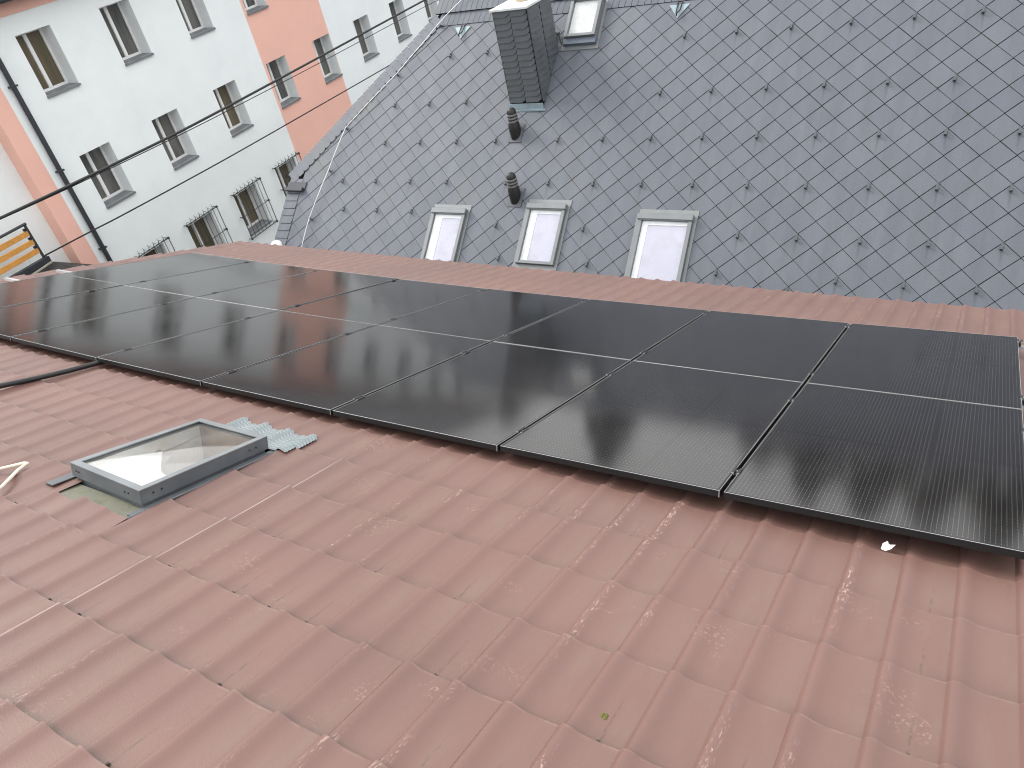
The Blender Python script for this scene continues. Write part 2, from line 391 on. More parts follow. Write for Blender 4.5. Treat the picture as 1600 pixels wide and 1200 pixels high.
M_BROWNROOF = pbr('brown_tiles_far', (0.22, 0.10, 0.06), 0.8)
def window_mat(name, a, b):
    q = NT(name); p = q.mapping(q.pos(), M=FF)
    col = q.mix(q.rng(q.noise(q.mapping(p, (2.2, .5, 1)), 1.1, 3), 0.38, 0.62), a, b)
    q.col(col); q.rough(0.06); q.b.inputs['Specular IOR Level'].default_value = 0.6; return q.m
M_PANE = window_mat('window_pane_grey', (0.062, 0.064, 0.063), (0.150, 0.147, 0.135))  # paler noise tone stands in for reflections in the panes
M_PANEB = window_mat('window_pane_brown', (0.10, 0.082, 0.05), (0.15, 0.12, 0.075))

# ================================================================== ground
g = MB(); g.add([(-400, -400, 0), (400, -400, 0), (400, 600, 0), (-400, 600, 0)], [(0, 1, 2, 3)])
g.obj('ground', M_ASPH, None, kind='structure')

# ================================================================== low house with red sheet roof
RX0, RX1, RY0, RY1 = -0.72, 13.4, -4.87, 5.06
base = PF @ Vector((6, 0, 0))
low = empty('low_house', (base.x, base.y, 0), 'low house in front with a brownish red metal tile roof carrying the solar panels', 'house')
def prism_world(corners, zb):
    m = MB(); n = len(corners); vs = [tuple(c) for c in corners] + [(c.x, c.y, zb) for c in corners]
    m.add(vs, [tuple(range(n)), tuple(range(2 * n - 1, n - 1, -1))] + [(i, n + i, n + (i + 1) % n, (i + 1) % n) for i in range(n)]); return m
cs = [PF @ Vector(p) for p in ((RX0 + .25, RY1 - .45, -.42), (RX0 + .25, RY0, -.42), (RX1 - .25, RY0, -.42), (RX1 - .25, RY1 - .45, -.42))]
HX0, HX1, HY0, HY1 = 5.18, 5.826, -1.31, -0.43        # opening of the roof window
prism_world(cs, 0.0).obj('wall', pbr('low_house_render', (0.55, 0.52, 0.47), 0.9, bump=0.003), low)
# roof boarding with the opening left free
rb = MB()
xs = [RX0, HX0, HX1, RX1]; ys = [RY0, HY0, HY1, RY1 - 0.02]
for i in range(3):
    for j in range(3):
        if i == 1 and j == 1: continue
        n = max(1, int((xs[i + 1] - xs[i]) / 0.8))
        for k in range(n):
            a = xs[i] + (xs[i + 1] - xs[i]) * k / n; b = xs[i] + (xs[i + 1] - xs[i]) * (k + 1) / n
            rb.add([(a, ys[j], zt_(a) + TH - .012), (b, ys[j], zt_(b) + TH - .012), (b, ys[j + 1], zt_(b) + TH - .012), (a, ys[j + 1], zt_(a) + TH - .012),
                    (a, ys[j], zt_(a) + TH - .16), (b, ys[j], zt_(b) + TH - .16), (b, ys[j + 1], zt_(b) + TH - .16), (a, ys[j + 1], zt_(a) + TH - .16)],
                   [(0, 1, 2, 3), (7, 6, 5, 4), (0, 4, 5, 1), (1, 5, 6, 2), (2, 6, 7, 3), (3, 7, 4, 0)])
roof = rb.obj('roof', M_UNDER, low, PF)
PROF = [(0, .001), (.020, .0045), (.045, .0105), (.08, .0148), (.12, .0162), (.17, .0155), (.235, .0122), (.31, .0072), (.39, .0033), (.49, .0010), (.62, 0), (.82, .0003), (1.0, .001)]
LIP = 0.0185
def tile_geo(w=PITCH, s=STEP):
    vs, fs, uvs = [], [], []
    rows = [(0.0, 0.0), (0.5, 0.47), (1.0, 1.0), (1.0, -0.10)]
    for yv, k in rows:
        for t, z in PROF:
            vs.append((t * w, yv * s, z + LIP * k)); uvs.append((t, min(yv, .999)))
    n = len(PROF)
    for r in range(len(rows) - 1):
        for k in range(n - 1):
            fs.append((r * n + k, r * n + k + 1, (r + 1) * n + k + 1, (r + 1) * n + k))
    return vs, fs, uvs
def tile_mesh(name, items):
    """items: list of (M or None, streak)"""
    V, F, UVS, ST = [], [], [], []
    tv, tf, tu = tile_geo()
    for M, s in items:
        b = len(V); V += [tuple(M @ Vector(p)) if M is not None else p for p in tv]; F += [tuple(b + i for i in q) for q in tf]; UVS += tu; ST += [s] * len(tv)
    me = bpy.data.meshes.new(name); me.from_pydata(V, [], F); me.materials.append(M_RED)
    uvl = me.uv_layers.new(name='UVMap')
    li = [0] * len(me.loops); me.loops.foreach_get('vertex_index', li)
    uvl.data.foreach_set('uv', [c for i in li for c in UVS[i]])
    a = me.attributes.new('streak', 'FLOAT', 'POINT'); a.data.foreach_set('value', ST)
    me.polygons.foreach_set('use_smooth', [True] * len(me.polygons)); me.set_sharp_from_angle(angle=math.radians(38))
    me.update(); return me
RWT = RW.transposed()
def project(P):
    q = RWT @ (P - CAM)
    return (800 + 1218.09 * q.x / q.z, 600 + 1218.09 * q.y / q.z, q.z) if q.z > 0.05 else (-9999, -9999, 0)
def tile_M(i, j):
    x = TX0 + i * PITCH; y = TY0 + j * STEP
    rr = random.Random(i * 131 + j * 7919)
    ang = math.atan2(zt_(x + PITCH) - zt_(x), PITCH)
    sc = 1.0
    if y + STEP > RY1: sc = max(0.05, (RY1 - y) / STEP)
    if HX0 < x + PITCH / 2 < HX1 and y < HY0 < y + STEP: sc = (HY0 - .035 + rr.uniform(-.02, .02) - y) / STEP
    return T((x, y, zt_(x) + TH + rr.uniform(-.0006, .0006))) @ Matrix.Rotation(-ang, 4, 'Y') @ Matrix.Diagonal((1, sc, 1, 1))
cells = []
i0 = math.floor((RX0 - TX0) / PITCH) ; i1 = math.floor((RX1 - TX0) / PITCH); j0 = math.ceil((RY0 - TY0) / STEP); j1 = math.floor((RY1 - TY0 - .02) / STEP)
for i in range(i0, i1 + 1):
    for j in range(j0, j1 + 1):
        x = TX0 + (i + .5) * PITCH; y = TY0 + (j + .5) * STEP
        if HX0 < x < HX1 and HY0 + .05 < y < HY1 + .12: continue
        P = PF @ Vector((x, y, TH)); px, py, d = project(P)
        under = 0.1 < y < 2 * PH - .1 and -.05 < x < 8 * PW_
        vis = -60 < px < 1660 and -60 < py < 1260 and not under
        streak = 1.0 if random.random() < (0.42 if i % 2 == 0 else 0.16) else 0.0
        cells.append((i, j, d if vis else 1e6 + d, streak))
cells.sort(key=lambda c: c[2])
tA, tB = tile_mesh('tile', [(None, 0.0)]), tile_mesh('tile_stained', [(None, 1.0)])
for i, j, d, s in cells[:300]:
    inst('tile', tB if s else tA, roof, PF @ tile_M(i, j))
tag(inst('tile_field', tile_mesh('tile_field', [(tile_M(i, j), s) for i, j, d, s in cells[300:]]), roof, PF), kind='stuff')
# screws at the foot of the steps
sm = MB(); sm.lathe([(.0085, 0), (.0085, .002), (.006, .003), (.0055, .008), (.003, .009)], 6); scr = sm.mesh('screw', pbr('rusty_screw', (0.06, 0.035, 0.028), 0.7), 40)
for i, j, d, s in cells[:260]:
    if s: inst('screw', scr, roof, PF @ T((TX0 + (i + .62) * PITCH, TY0 + j * STEP + .012, zt_(TX0 + i * PITCH) + TH + .001)))
# verge trim and gutter
vt = MB()
for k in range(10):
    a, b = RY0 + (RY1 - RY0) * k / 10, RY0 + (RY1 - RY0) * (k + 1) / 10
    vt.box((RX0 - .07, a + .004, TH - .10), (RX0 - .006, b, TH + .012)); 
vt.obj('verge_trim', pbr('verge_sheet', (0.085, 0.038, 0.032), 0.5), low, PF @ T((0, 0, zt_(RX0))))
gu = MB()
for k in range(14):
    a = RX0 + (RX1 - RX0) * k / 14; b = RX0 + (RX1 - RX0) * (k + 1) / 14
    ra = [(math.cos(t) * .07, math.sin(t) * .07) for t in [math.pi + math.pi * q / 8 for q in range(9)]]
    for q in range(8):
        y0, z0 = ra[q]; y1, z1 = ra[q + 1]
        gu.add([(a, RY1 + .05 + y0, zt_(a) + TH - .09 + z0), (b, RY1 + .05 + y0, zt_(b) + TH - .09 + z0), (b, RY1 + .05 + y1, zt_(b) + TH - .09 + z1), (a, RY1 + .05 + y1, zt_(a) + TH - .09 + z1)], [(0, 1, 2, 3)])
gu.obj('gutter', pbr('brown_gutter', (0.10, 0.05, 0.04), 0.5), low, PF, smooth=50)

# roof window (open-lidded box with a clear pane) in the red roof
A, B, Cc, D = (5.205, -1.218, .02), (5.783, -1.249, .02), (5.781, -.508, .02), (5.238, -.491, .012)   # lid corners: near left, near right, far right, far left
def lerp(p, q, t): return tuple(p[k] + (q[k] - p[k]) * t for k in range(3))
def quadpt(u, v, dz=0.0):
    p = lerp(lerp(A, B, u), lerp(D, Cc, u), v); return (p[0], p[1], p[2] + dz)
def ringbox(m, o, i, zt, zb, mi=0):
    """rectangular frame between an outer inset o and inner inset i (fractions), from zb to zt"""
    ou, ov = o; iu, iv = i
    oc = [(-ou, -ov), (1 + ou, -ov), (1 + ou, 1 + ov), (-ou, 1 + ov)]; ic = [(iu, iv), (1 - iu, iv), (1 - iu, 1 - iv), (iu, 1 - iv)]
    vs = [quadpt(u, v, zt) for u, v in oc] + [quadpt(u, v, zt) for u, v in ic] + [quadpt(u, v, zb) for u, v in oc] + [quadpt(u, v, zb) for u, v in ic]
    fs = []
    for k in range(4):
        n = (k + 1) % 4
        fs += [(k, n, 4 + n, 4 + k), (8 + n, 8 + k, 12 + k, 12 + n), (k, 8 + k, 8 + n, n), (4 + n, 12 + n, 12 + k, 4 + k)]
    m.add(vs, fs, mi)
cu = MB(); ringbox(cu, (-.012, -.010), (.055, .045), -.062, -.155)
rw = cu.obj('roof_window', M_HATCH, low, PF, label='low grey box skylight with a clear pane set into the red roof')
ld = MB(); ringbox(ld, (.012, .010), (.030, .024), -.004, -.070); ld.obj('lid_frame', M_HATCH, rw, PF)
lp = MB(); ringbox(lp, (.014, .012), (.048, .040), .0015, -.0035); lp.obj('lid_lip', M_HATCHLIP, rw, PF)
pn = MB(); pn.add([quadpt(.05, .04, -.008), quadpt(.95, .04, -.008), quadpt(.95, .96, -.008), quadpt(.05, .96, -.008), quadpt(.05, .04, -.014), quadpt(.95, .04, -.014), quadpt(.95, .96, -.014), quadpt(.05, .96, -.014)],
                  [(0, 1, 2, 3), (7, 6, 5, 4), (0, 4, 5, 1), (1, 5, 6, 2), (2, 6, 7, 3), (3, 7, 4, 0)])
pn.obj('pane', M_GLASS, rw, PF)
# shaft below the pane: white boards, a white film with a curved hem, timber behind it
sh = MB()
def qd(m, pts, mi=0): m.add(pts, [tuple(range(len(pts)))], mi)
zt, zb = -.040, -.55
c4 = [(.058, .048), (.942, .048), (.942, .952), (.058, .952)]
for k, mi in ((0, 0), (1, 1), (2, 1), (3, 0)):
    a, b = c4[k], c4[(k + 1) % 4]
    qd(sh, [quadpt(*a, zt + .02), quadpt(*b, zt + .02), quadpt(*b, zb), quadpt(*a, zb)], mi)
qd(sh, [quadpt(*c, zb) for c in c4], 1)
sh.obj('shaft', [M_LINING, M_WOOD], rw, PF)
fi = MB(); N = 16; vs = []; 
for k in range(N + 1):
    u = .06 + .88 * k / N; e = .50 + .16 * (2 * u - 1) ** 2 - .16 * u + .02 * math.sin(9 * u)
    vs += [quadpt(u, .05, -.040), quadpt(u, e * .6, -.055), quadpt(u, e, -.085 - .02 * math.sin(3 * u))]
fs = []
for k in range(N):
    fs += [(3 * k, 3 * k + 3, 3 * k + 4, 3 * k + 1), (3 * k + 1, 3 * k + 4, 3 * k + 5, 3 * k + 2)]
fi.add(vs, fs); fi.obj('film', M_LINING, rw, PF, smooth=60)
bm_ = MB()
for (u0, v0, u1, v1, w, z, mi) in ((.10, .70, .92, .93, .10, -.30, 1), (.10, .95, .60, .60, .05, -.22, 1), (.62, .98, .70, .52, .045, -.20, 1), (.05, .60, .95, .66, .06, -.38, 0)):
    dx, dy = u1 - u0, v1 - v0; L = math.hypot(dx, dy); nx, ny = -dy / L * w / 2, dx / L * w / 2
    pts = [(u0 + nx, v0 + ny), (u0 - nx, v0 - ny), (u1 - nx, v1 - ny), (u1 + nx, v1 + ny)]
    bm_.add([quadpt(*p, z) for p in pts] + [quadpt(*p, z - .05) for p in pts], [(0, 1, 2, 3), (7, 6, 5, 4), (0, 4, 5, 1), (1, 5, 6, 2), (2, 6, 7, 3), (3, 7, 4, 0)], mi)
bm_.obj('rafter', [M_WOOD, M_WOODL], rw, PF)
ho = MB()
for u, v in ((.07, 0), (.11, 0), (.80, 0), (.85, 0)):
    p = quadpt(u, -.0105, -.035); ho.lathe([(.0045, -.002), (.0045, .0025)], 8, 0, T(p) @ Matrix.Rotation(math.radians(90), 4, 'X'))
for v in (.08, .14, .84, .90):
    p = quadpt(1.0125, v, -.035); ho.lathe([(.0045, -.002), (.0045, .0025)], 8, 0, T(p) @ Matrix.Rotation(math.radians(90), 4, 'Y'))
ho.obj('rivet', M_BLACK, rw, PF)
fl = MB()
def gut(poly, z0, z1, mi): fl.prism(poly, lambda x, y: zt_(x) + TH + z0, lambda x, y: zt_(x) + TH + z1, mi)
gut([(5.787, -1.33), (5.836, -1.33), (5.836, -.43), (5.787, -.43)], .010, .016, 0)
fl.tube([(5.838, -1.36, TH + .022 + zt_(5.8)), (5.838, -.41, TH + .022 + zt_(5.8))], .006, 6, 0)
gut([(5.19, -1.37), (5.787, -1.37), (5.787, -1.23), (5.19, -1.23)], -.004, .002, 1)
gut([(5.14, -1.33), (5.200, -1.33), (5.200, -.43), (5.14, -.43)], .019, .024, 0)
fl.obj('flashing', [M_HATCH, M_MOSSY], rw, PF)
# pleated apron dressed over the ribs below the window
ap = MB(); NX, NY = 72, 44; vs, fs = [], []
def prof(t):
    t = t % 1.0
    for (a, za), (b, zb_) in zip(PROF, PROF[1:]):
        if a <= t <= b: return za + (zb_ - za) * (t - a) / (b - a)
    return 0
for a in range(NX + 1):
    x = 5.26 + .64 * a / NX
    far = -.245 + .012 * math.sin(a * .31) + .006 * math.sin(a * 1.3)
    for b in range(NY + 1):
        y = -.49 + (far + .49) * b / NY
        z = zt_(x) + TH + .010 + prof((x - TX0) / PITCH) * 1.1 + .0022 * math.sin(b * 1.571) + LIP * (((y - TY0) / STEP) % 1.0) * .9
        vs.append((x, y, z))
for a in range(NX):
    for b in range(NY):
        p = a * (NY + 1) + b; fs.append((p, p + NY + 1, p + NY + 2, p + 1))
ap.add(vs, fs); ap.obj('apron', M_APRON, rw, PF, smooth=80)

# ================================================================== solar panels on their rails
ORD = ['', 'first', 'second', 'third', 'fourth', 'fifth', 'sixth', 'seventh', 'eighth']
PWID, PLEN, PTH = 1.134, 1.7565, 0.032
fm = MB(); L_ = .011
fm.bbox((0, 0, -PTH), (PWID, L_, 0), .0012); fm.bbox((0, PLEN - L_, -PTH), (PWID, PLEN, 0), .0012)
fm.bbox((0, L_ + .0002, -PTH), (L_, PLEN - L_ - .0002, 0), .0012); fm.bbox((PWID - L_, L_ + .0002, -PTH), (PWID, PLEN - L_ - .0002, 0), .0012)
fmesh = fm.mesh('frame', M_FRAME)
em = MB()                                               # pale line along the frame arris, a highlight put into the colour
for a, b in (((0, 0), (PWID, 0)), ((0, PLEN), (PWID, PLEN)), ((0, 0), (0, PLEN)), ((PWID, 0), (PWID, PLEN))):
    ox = .0012 if a[0] == 0 else -.0012; oy = .0012 if a[1] == 0 else -.0012
    em.tube([(a[0] + (ox if a[0] == b[0] else 0), a[1] + (oy if a[1] == b[1] else 0), -.0006), (b[0] + (ox if a[0] == b[0] else 0), b[1] + (oy if a[1] == b[1] else 0), -.0006)], .0013, 5)
em.tube([(PWID - .001, .0008, -.001), (PWID - .001, .0008, -PTH)], .0022, 5)
emesh = em.mesh('frame_edge', M_EDGE)
gm = MB(); gm.box((L_ - .0005, L_ - .0005, -.012), (PWID - L_ + .0005, PLEN - L_ + .0005, -.0012)); gmesh = gm.mesh('glass', M_CELL)
cl = MB()                                               # mid clamp bridging the joint between two panels
cl.box((-.0095, -.034, -.036), (.0095, .034, -.006)); cl.bbox((-.0185, -.034, .0006), (-.0075, .034, .0040), .001); cl.bbox((.0075, -.034, .0006), (.0185, .034, .0040), .001)
cl.box((-.0075, -.034, -.007), (-.0055, .034, .0038)); cl.box((.0055, -.034, -.007), (.0075, .034, .0038)); cl.lathe([(.0045, -.006), (.0045, .001)], 6, 1)
for x in (-.0185, .0075): cl.box((x, -.0368, .0004), (x + .011, -.0345, .0046), 1)
for x in (-.0085, .0055): cl.box((x, -.0368, -.008), (x + .003, -.0345, .0004), 1)
cmesh = cl.mesh('clamp', [M_BLACK, M_EDGE])
RAILY = (0.245, 1.40, 1.985, 3.40)
def panel_M(c, r):
    x0 = c * PW_ + .010; a = math.atan2(zs(x0 + PWID) - zs(x0), PWID); rr = random.Random(c * 9 + r)
    return T((x0, r * PH + .002, zs(x0) + rr.uniform(-.0015, .0015))) @ Matrix.Rotation(-a, 4, 'Y') @ Matrix.Rotation(rr.uniform(-.0016, .0016), 4, 'X')
for r in range(2):
    for c in range(8):
        n = 8 - c
        where = ('rightmost' if n == 1 else 'leftmost' if n == 8 else ORD[n] + ' from the right')
        row = 'row nearest the camera' if r == 0 else 'far row along the eave'
        M = PF @ panel_M(c, r)
        e = bpy.data.objects.new('solar_panel', None); e.empty_display_size = .1
        reg(e, None, M); tag(e, 'black framed solar panel, %s in the %s' % (where, row), 'solar panel', 'solar panels on the red roof')
        inst('frame', fmesh, e, M); inst('frame_edge', emesh, e, M); inst('glass', gmesh, e, M)
        for k in (0, 1):
            y = RAILY[2 * r + k] - r * PH
            inst('clamp', cmesh, e, M @ T((PWID + .010, y, 0)))
names = ['nearest the camera, under the front edge of the panels', 'under the near panel row beside the middle joint', 'under the far panel row beside the middle joint', 'nearest the eave under the far panel row']
for k, y in enumerate(RAILY):
    m = MB(); xa = -.46 if k in (1, 2) else -.12
    n = 12
    for q in range(n):
        a = xa + (9.34 - xa) * q / n; b = xa + (9.34 - xa) * (q + 1) / n
        m.add([(a, y - .019, zs(a) - .0345), (b, y - .019, zs(b) - .0345), (b, y + .019, zs(b) - .0345), (a, y + .019, zs(a) - .0345),
               (a, y - .019, zs(a) - .062), (b, y - .019, zs(b) - .062), (b, y + .019, zs(b) - .062), (a, y + .019, zs(a) - .062)],
              [(0, 1, 2, 3), (7, 6, 5, 4), (0, 4, 5, 1), (2, 6, 7, 3)] + ([(3, 7, 4, 0)] if q == 0 else []) + ([(1, 5, 6, 2)] if q == n - 1 else []))
    m.obj('mounting_rail', M_ALU, None, PF, label='bare aluminium mounting rail ' + names[k], cat='rail', group='rails under the solar panels')

# black conduit, cord, scraps lying on the roof
cp = MB(); pts = []
for k in range(15):
    t = k / 14; x = 3.36 + .17 * t + .012 * math.sin(5 * t); y = -1.05 + 1.45 * t
    pts.append((x, y, zt_(x) + TH + .047 + .004 * math.sin(9 * t)))
cp.tube(pts, .018, 10); cp.obj('conduit', M_BLACK, None, PF, smooth=60, label='black plastic conduit on the red roof running under the panels at left', cat='conduit')
co = MB(); cpx = [(4.60, -1.42, .030), (4.80, -1.368, .036), (4.845, -1.270, .040), (4.862, -1.262, .040), (4.90, -1.33, .036), (5.02, -1.47, .032), (5.10, -1.60, .030)]
co.tube([(a, b, zt_(a) + TH + c) for a, b, c in cpx], .0085, 8); co.obj('cord', M_CORD, None, PF, smooth=60, label='cream cord bent in a loop on the red roof at the left edge', cat='cord')
pa = MB(); o_ = (8.755, -.012, zt_(8.75) + TH + .020)
pv = [(-.022, -.012, 0), (-.004, -.028, .004), (.014, -.012, .010), (.027, .004, .024), (.008, .010, .012), (-.004, .026, .022), (-.020, .012, .014), (0, -.002, .020)]
pa.add([tuple(o_[k] + p[k] for k in range(3)) for p in pv], [(0, 1, 7), (1, 2, 7), (2, 3, 7), (3, 4, 7), (4, 5, 7), (5, 6, 7), (6, 0, 7), (0, 6, 5, 4, 3, 2, 1)])
pa.obj('paper_scrap', M_PAPER, None, PF, label='crumpled white paper scrap lying on the red roof below the right panels', cat='paper')
def lump(name, x, y, r, mat, label, cat, seed):
    m = MB(); rr = random.Random(seed); vs, fs = [], []; n, k = 9, 5
    for a in range(k):
        ph = math.pi / 2 * a / (k - 1)
        for b in range(n):
            q = r * (rr.uniform(.65, 1.15)); vs.append((x + q * math.cos(ph) * math.cos(b * 6.283 / n), y + q * math.cos(ph) * math.sin(b * 6.283 / n), zt_(x) + TH + .001 + q * .75 * math.sin(ph)))
    for a in range(k - 1):
        for b in range(n): fs.append((a * n + b, a * n + (b + 1) % n, (a + 1) * n + (b + 1) % n, (a + 1) * n + b))
    m.add(vs, fs); return m.obj(name, mat, None, PF, label=label, cat=cat)
lump('moss_clump', 8.16, -1.41, .016, M_MOSS, 'small yellowish green moss clump on the red roof at lower centre', 'moss', 3)
lump('mortar_crumb', 6.07, -.44, .018, M_PAPER, 'white mortar crumb on the red roof right of the skylight', 'mortar', 5)

# ================================================================== slate house
sb = SF @ Vector((-2, -4, 0))
slate = empty('slate_house', (sb.x, sb.y, 0), 'house behind with a steep grey diamond slate roof, chimney and roof windows', 'house')
SX0, SX1, SY0, SYT = -9.47, 9.5, -6.3, 0.62
HA, HB = Vector((-9.57, -2.72)), Vector((-6.50, 0.93))           # hip line
hd = (HB - HA).normalized(); hn = Vector((hd.y, -hd.x))          # pointing to the inside of the slope
RIDGE = 1.36
und = MB(); und.prism([(SX0 + .01, SY0), (SX1, SY0), (SX1, RIDGE - .02), (-6.42, RIDGE - .02), (-6.48, .90), (HA.x + .02, HA.y), (SX0 + .01, HA.y - .12)], -.16, -.012)
# rear slope, hip end, gable walls: the body of the house
sroof = und.obj('roof', M_UNDER, slate, SF)
rz = (SF @ Vector((0, RIDGE, 0))); ez = (SF @ Vector((0, SY0, 0)))
xl, xr = (SF @ Vector((SX0, 0, 0))).x + .12, (SF @ Vector((SX1, 0, 0))).x - .1
yf, yr = ez.y + .35, rz.y; yb = 2 * yr - yf; zr, ze = rz.z - .30, ez.z - .05
zk = (SF @ Vector((SX0, HA.y, 0))).z - .3; yk = (SF @ Vector((SX0, HA.y, 0))).y; hx = (SF @ Vector((-6.4, 0, 0))).x
bd = MB()
def body(x0, x1):
    return
sec = [(yf, 0), (yb, 0), (yb, ze), (2 * yr - yk, zk), (yk, zk), (yf, ze)]
n = 6
bd.add([(xl, y, z) for y, z in sec] + [(xr, y, z) for y, z in sec] + [(hx, yr, zr), (xr, yr, zr)],
       [(0, 1, 2, 3, 4, 5), (0, 5, 11, 6), (1, 7, 8, 2), (6, 7, 8, 9, 13, 10, 11), (4, 3, 12), (5, 4, 12, 13, 10, 11)[:3] + (13, 10, 11)] if False else
       [(0, 1, 2, 3, 4, 5), (0, 5, 11, 6), (7, 8, 2, 1), (6, 11, 10, 13, 9, 8, 7), (4, 3, 12)])
bd.obj('wall', M_GREYWALL, slate)
bk = MB(); bk.add([(xr, yr, zr + .1), (hx, yr, zr + .1), (xl, 2 * yr - yk, zk + .1), (xl, yb + .3, ze - .1), (xr, yb + .3, ze - .1)], [(0, 1, 2, 3, 4)])
bk.obj('rear_roof', M_SLATE, slate)
hp = MB(); hp.add([(xl - .12, yk, zk + .25), (hx, yr, zr + .15), (xl - .12, 2 * yr - yk, zk + .25)], [(0, 1, 2)]); hp.obj('hip_roof', M_SLATE, slate)

def clip(poly, p, nrm):
    """keep the part where (q-p).n >= 0"""
    out = []
    for a, b in zip(poly, poly[1:] + poly[:1]):
        da, db = (a - p).dot(nrm), (b - p).dot(nrm)
        if da >= 0: out.append(a)
        if (da >= 0) != (db >= 0): out.append(a + (b - a) * (da / (da - db)))
    return out
HX_, HY_ = SD, SD * SA
GAPS = .0045
def slate_z(y, cy): return .0065 - (y - cy) / (2 * HY_) * .012       # lower tip rides on the slates below
def add_slate(m, poly, cx, cy, dz=0.0, org=False):
    ox, oy = (cx, cy) if org else (0, 0)
    m.prism([(p.x - ox, p.y - oy) for p in poly], lambda x, y: slate_z(y + oy, cy) - .009 + dz, lambda x, y: slate_z(y + oy, cy) + dz)
L_E = math.hypot(HX_, HY_); GU, GV = .0030 / L_E, .0044 / L_E            # joints: finer one way, wider the way the laps face
def diamond(cx, cy):
    out = []
    for u, v in ((GU, GV), (GU, 1 - GV), (1 - GU, 1 - GV), (1 - GU, GV)):
        out.append(Vector((cx + (u + v - 1) * SD, cy + (u - v) * SD * SA)))
    return out
H = set()
for (a, b), cnt, lim in (((0, 0), range(-1, 6), None), ((-3, 2), range(-1, 6), None), ((-3, 6), range(-4, 6), None), ((-5, 8), range(-4, 6), None), ((-9, 11), range(0, 1), None)):
    for k in cnt: H.add((a + 2 * k, b + 2 * k))
for v in ((-18, -9), (-16, -7), (-14, -5), (-20, -11), (-22, -9), (-24, -11), (-20, -7), (-18, -5), (-23, -7), (-25, -9), (-21, -5), (-15, -2), (-18, -13), (-16, -11), (-14, -9), (-13, -13), (-11, -11),
          (-13, 4), (-17, 0), (-18, 2), (-14, 6), (-7, 14), (-5, 15), (-3, 17), (-1, 19), (-9, 11), (-7, 10), (-5, 12), (-3, 14), (-1, 16), (1, 18)): H.add(v)
whole = []; cut = []
hin = HA + hn * .31
for i in range(-40, 45):
    for j in range(-40, 60):
        cx, cy = (i + j + 1) * SD, (i - j) * SD * SA
        if not (SX0 < cx < SX1 and SY0 - .1 < cy < SYT + .25): continue
        poly = diamond(cx, cy); A0 = len(poly); before = list(poly)
        for p, nn in ((hin, hn), (Vector((SX0 + .36, 0)), Vector((1, 0))), (Vector((0, SYT - .004)), Vector((0, -1))), (Vector((0, SY0)), Vector((0, 1)))):
            poly = clip(poly, p, nn)
            if len(poly) < 3: break
        if len(poly) < 3: continue
        px, py, d = project(SF @ Vector((cx, cy, 0)))
        # does the red eave hide it?
        hid = py > 378 + (px - 393) * (490 - 381) / 1207 + 8
        vis = -20 < px < 1620 and -20 < py and not hid
        if any(a < cx < b and c < cy < e for a, b, c, e in ((-4.1, -3.4, -1.2, -.3), (-5.25, -4.6, -4.4, -3.4), (-3.15, -2.55, -4.3, -3.4), (-.95, -.2, -4.4, -3.5))): vis = False
        same = len(poly) == 4 and all((a - b).length < 1e-6 for a, b in zip(poly, before))
        (whole if same else cut).append((d if vis else 1e6 + d, cx, cy, poly, i, j))
whole.sort(key=lambda c: c[0])
def slate_mesh(name, items):
    """items: (poly, cx, cy, dz, stain) in slate-roof coordinates"""
    m = MB(); UVS, ST = [], []
    for poly, cx, cy, dz, stn in items:
        b = len(m.v); add_slate(m, poly, cx, cy, dz)
        UVS += [((v[0] - cx) / HX_, (v[1] - cy) / HY_) for v in m.v[b:]]; ST += [stn] * (len(m.v) - b)
    me = m.mesh(name, M_SLATE)
    uvl = me.uv_layers.new(name='UVMap'); li = [0] * len(me.loops); me.loops.foreach_get('vertex_index', li)
    uvl.data.foreach_set('uv', [c for q in li for c in UVS[q]])
    a = me.attributes.new('stain', 'FLOAT', 'POINT'); a.data.foreach_set('value', ST)
    return me
sA, sB = slate_mesh('slate', [(diamond(0, 0), 0, 0, 0, 0.0)]), slate_mesh('slate_stained', [(diamond(0, 0), 0, 0, 0, 1.0)])
def stained(i, j): return 1.0 if (i + 1, j) in H else 0.0
for d, cx, cy, poly, i, j in whole[:300]:
    rr = random.Random(i * 77 + j)
    inst('slate', sB if stained(i, j) else sA, sroof, SF @ T((cx + rr.uniform(-.0012, .0012), cy + rr.uniform(-.0012, .0012), rr.uniform(-.0006, .0006))) @ Matrix.Rotation(rr.uniform(-.004, .004), 4, 'Z') @ Matrix.Rotation(rr.uniform(-.002, .002), 4, 'X') @ Matrix.Rotation(rr.uniform(-.002, .002), 4, 'Y'))
tag(inst('slate_field', slate_mesh('slate_field', [(poly, cx, cy, random.Random(i * 77 + j).uniform(-.0006, .0006), stained(i, j)) for d, cx, cy, poly, i, j in whole[300:] + cut]), sroof, SF), kind='stuff')
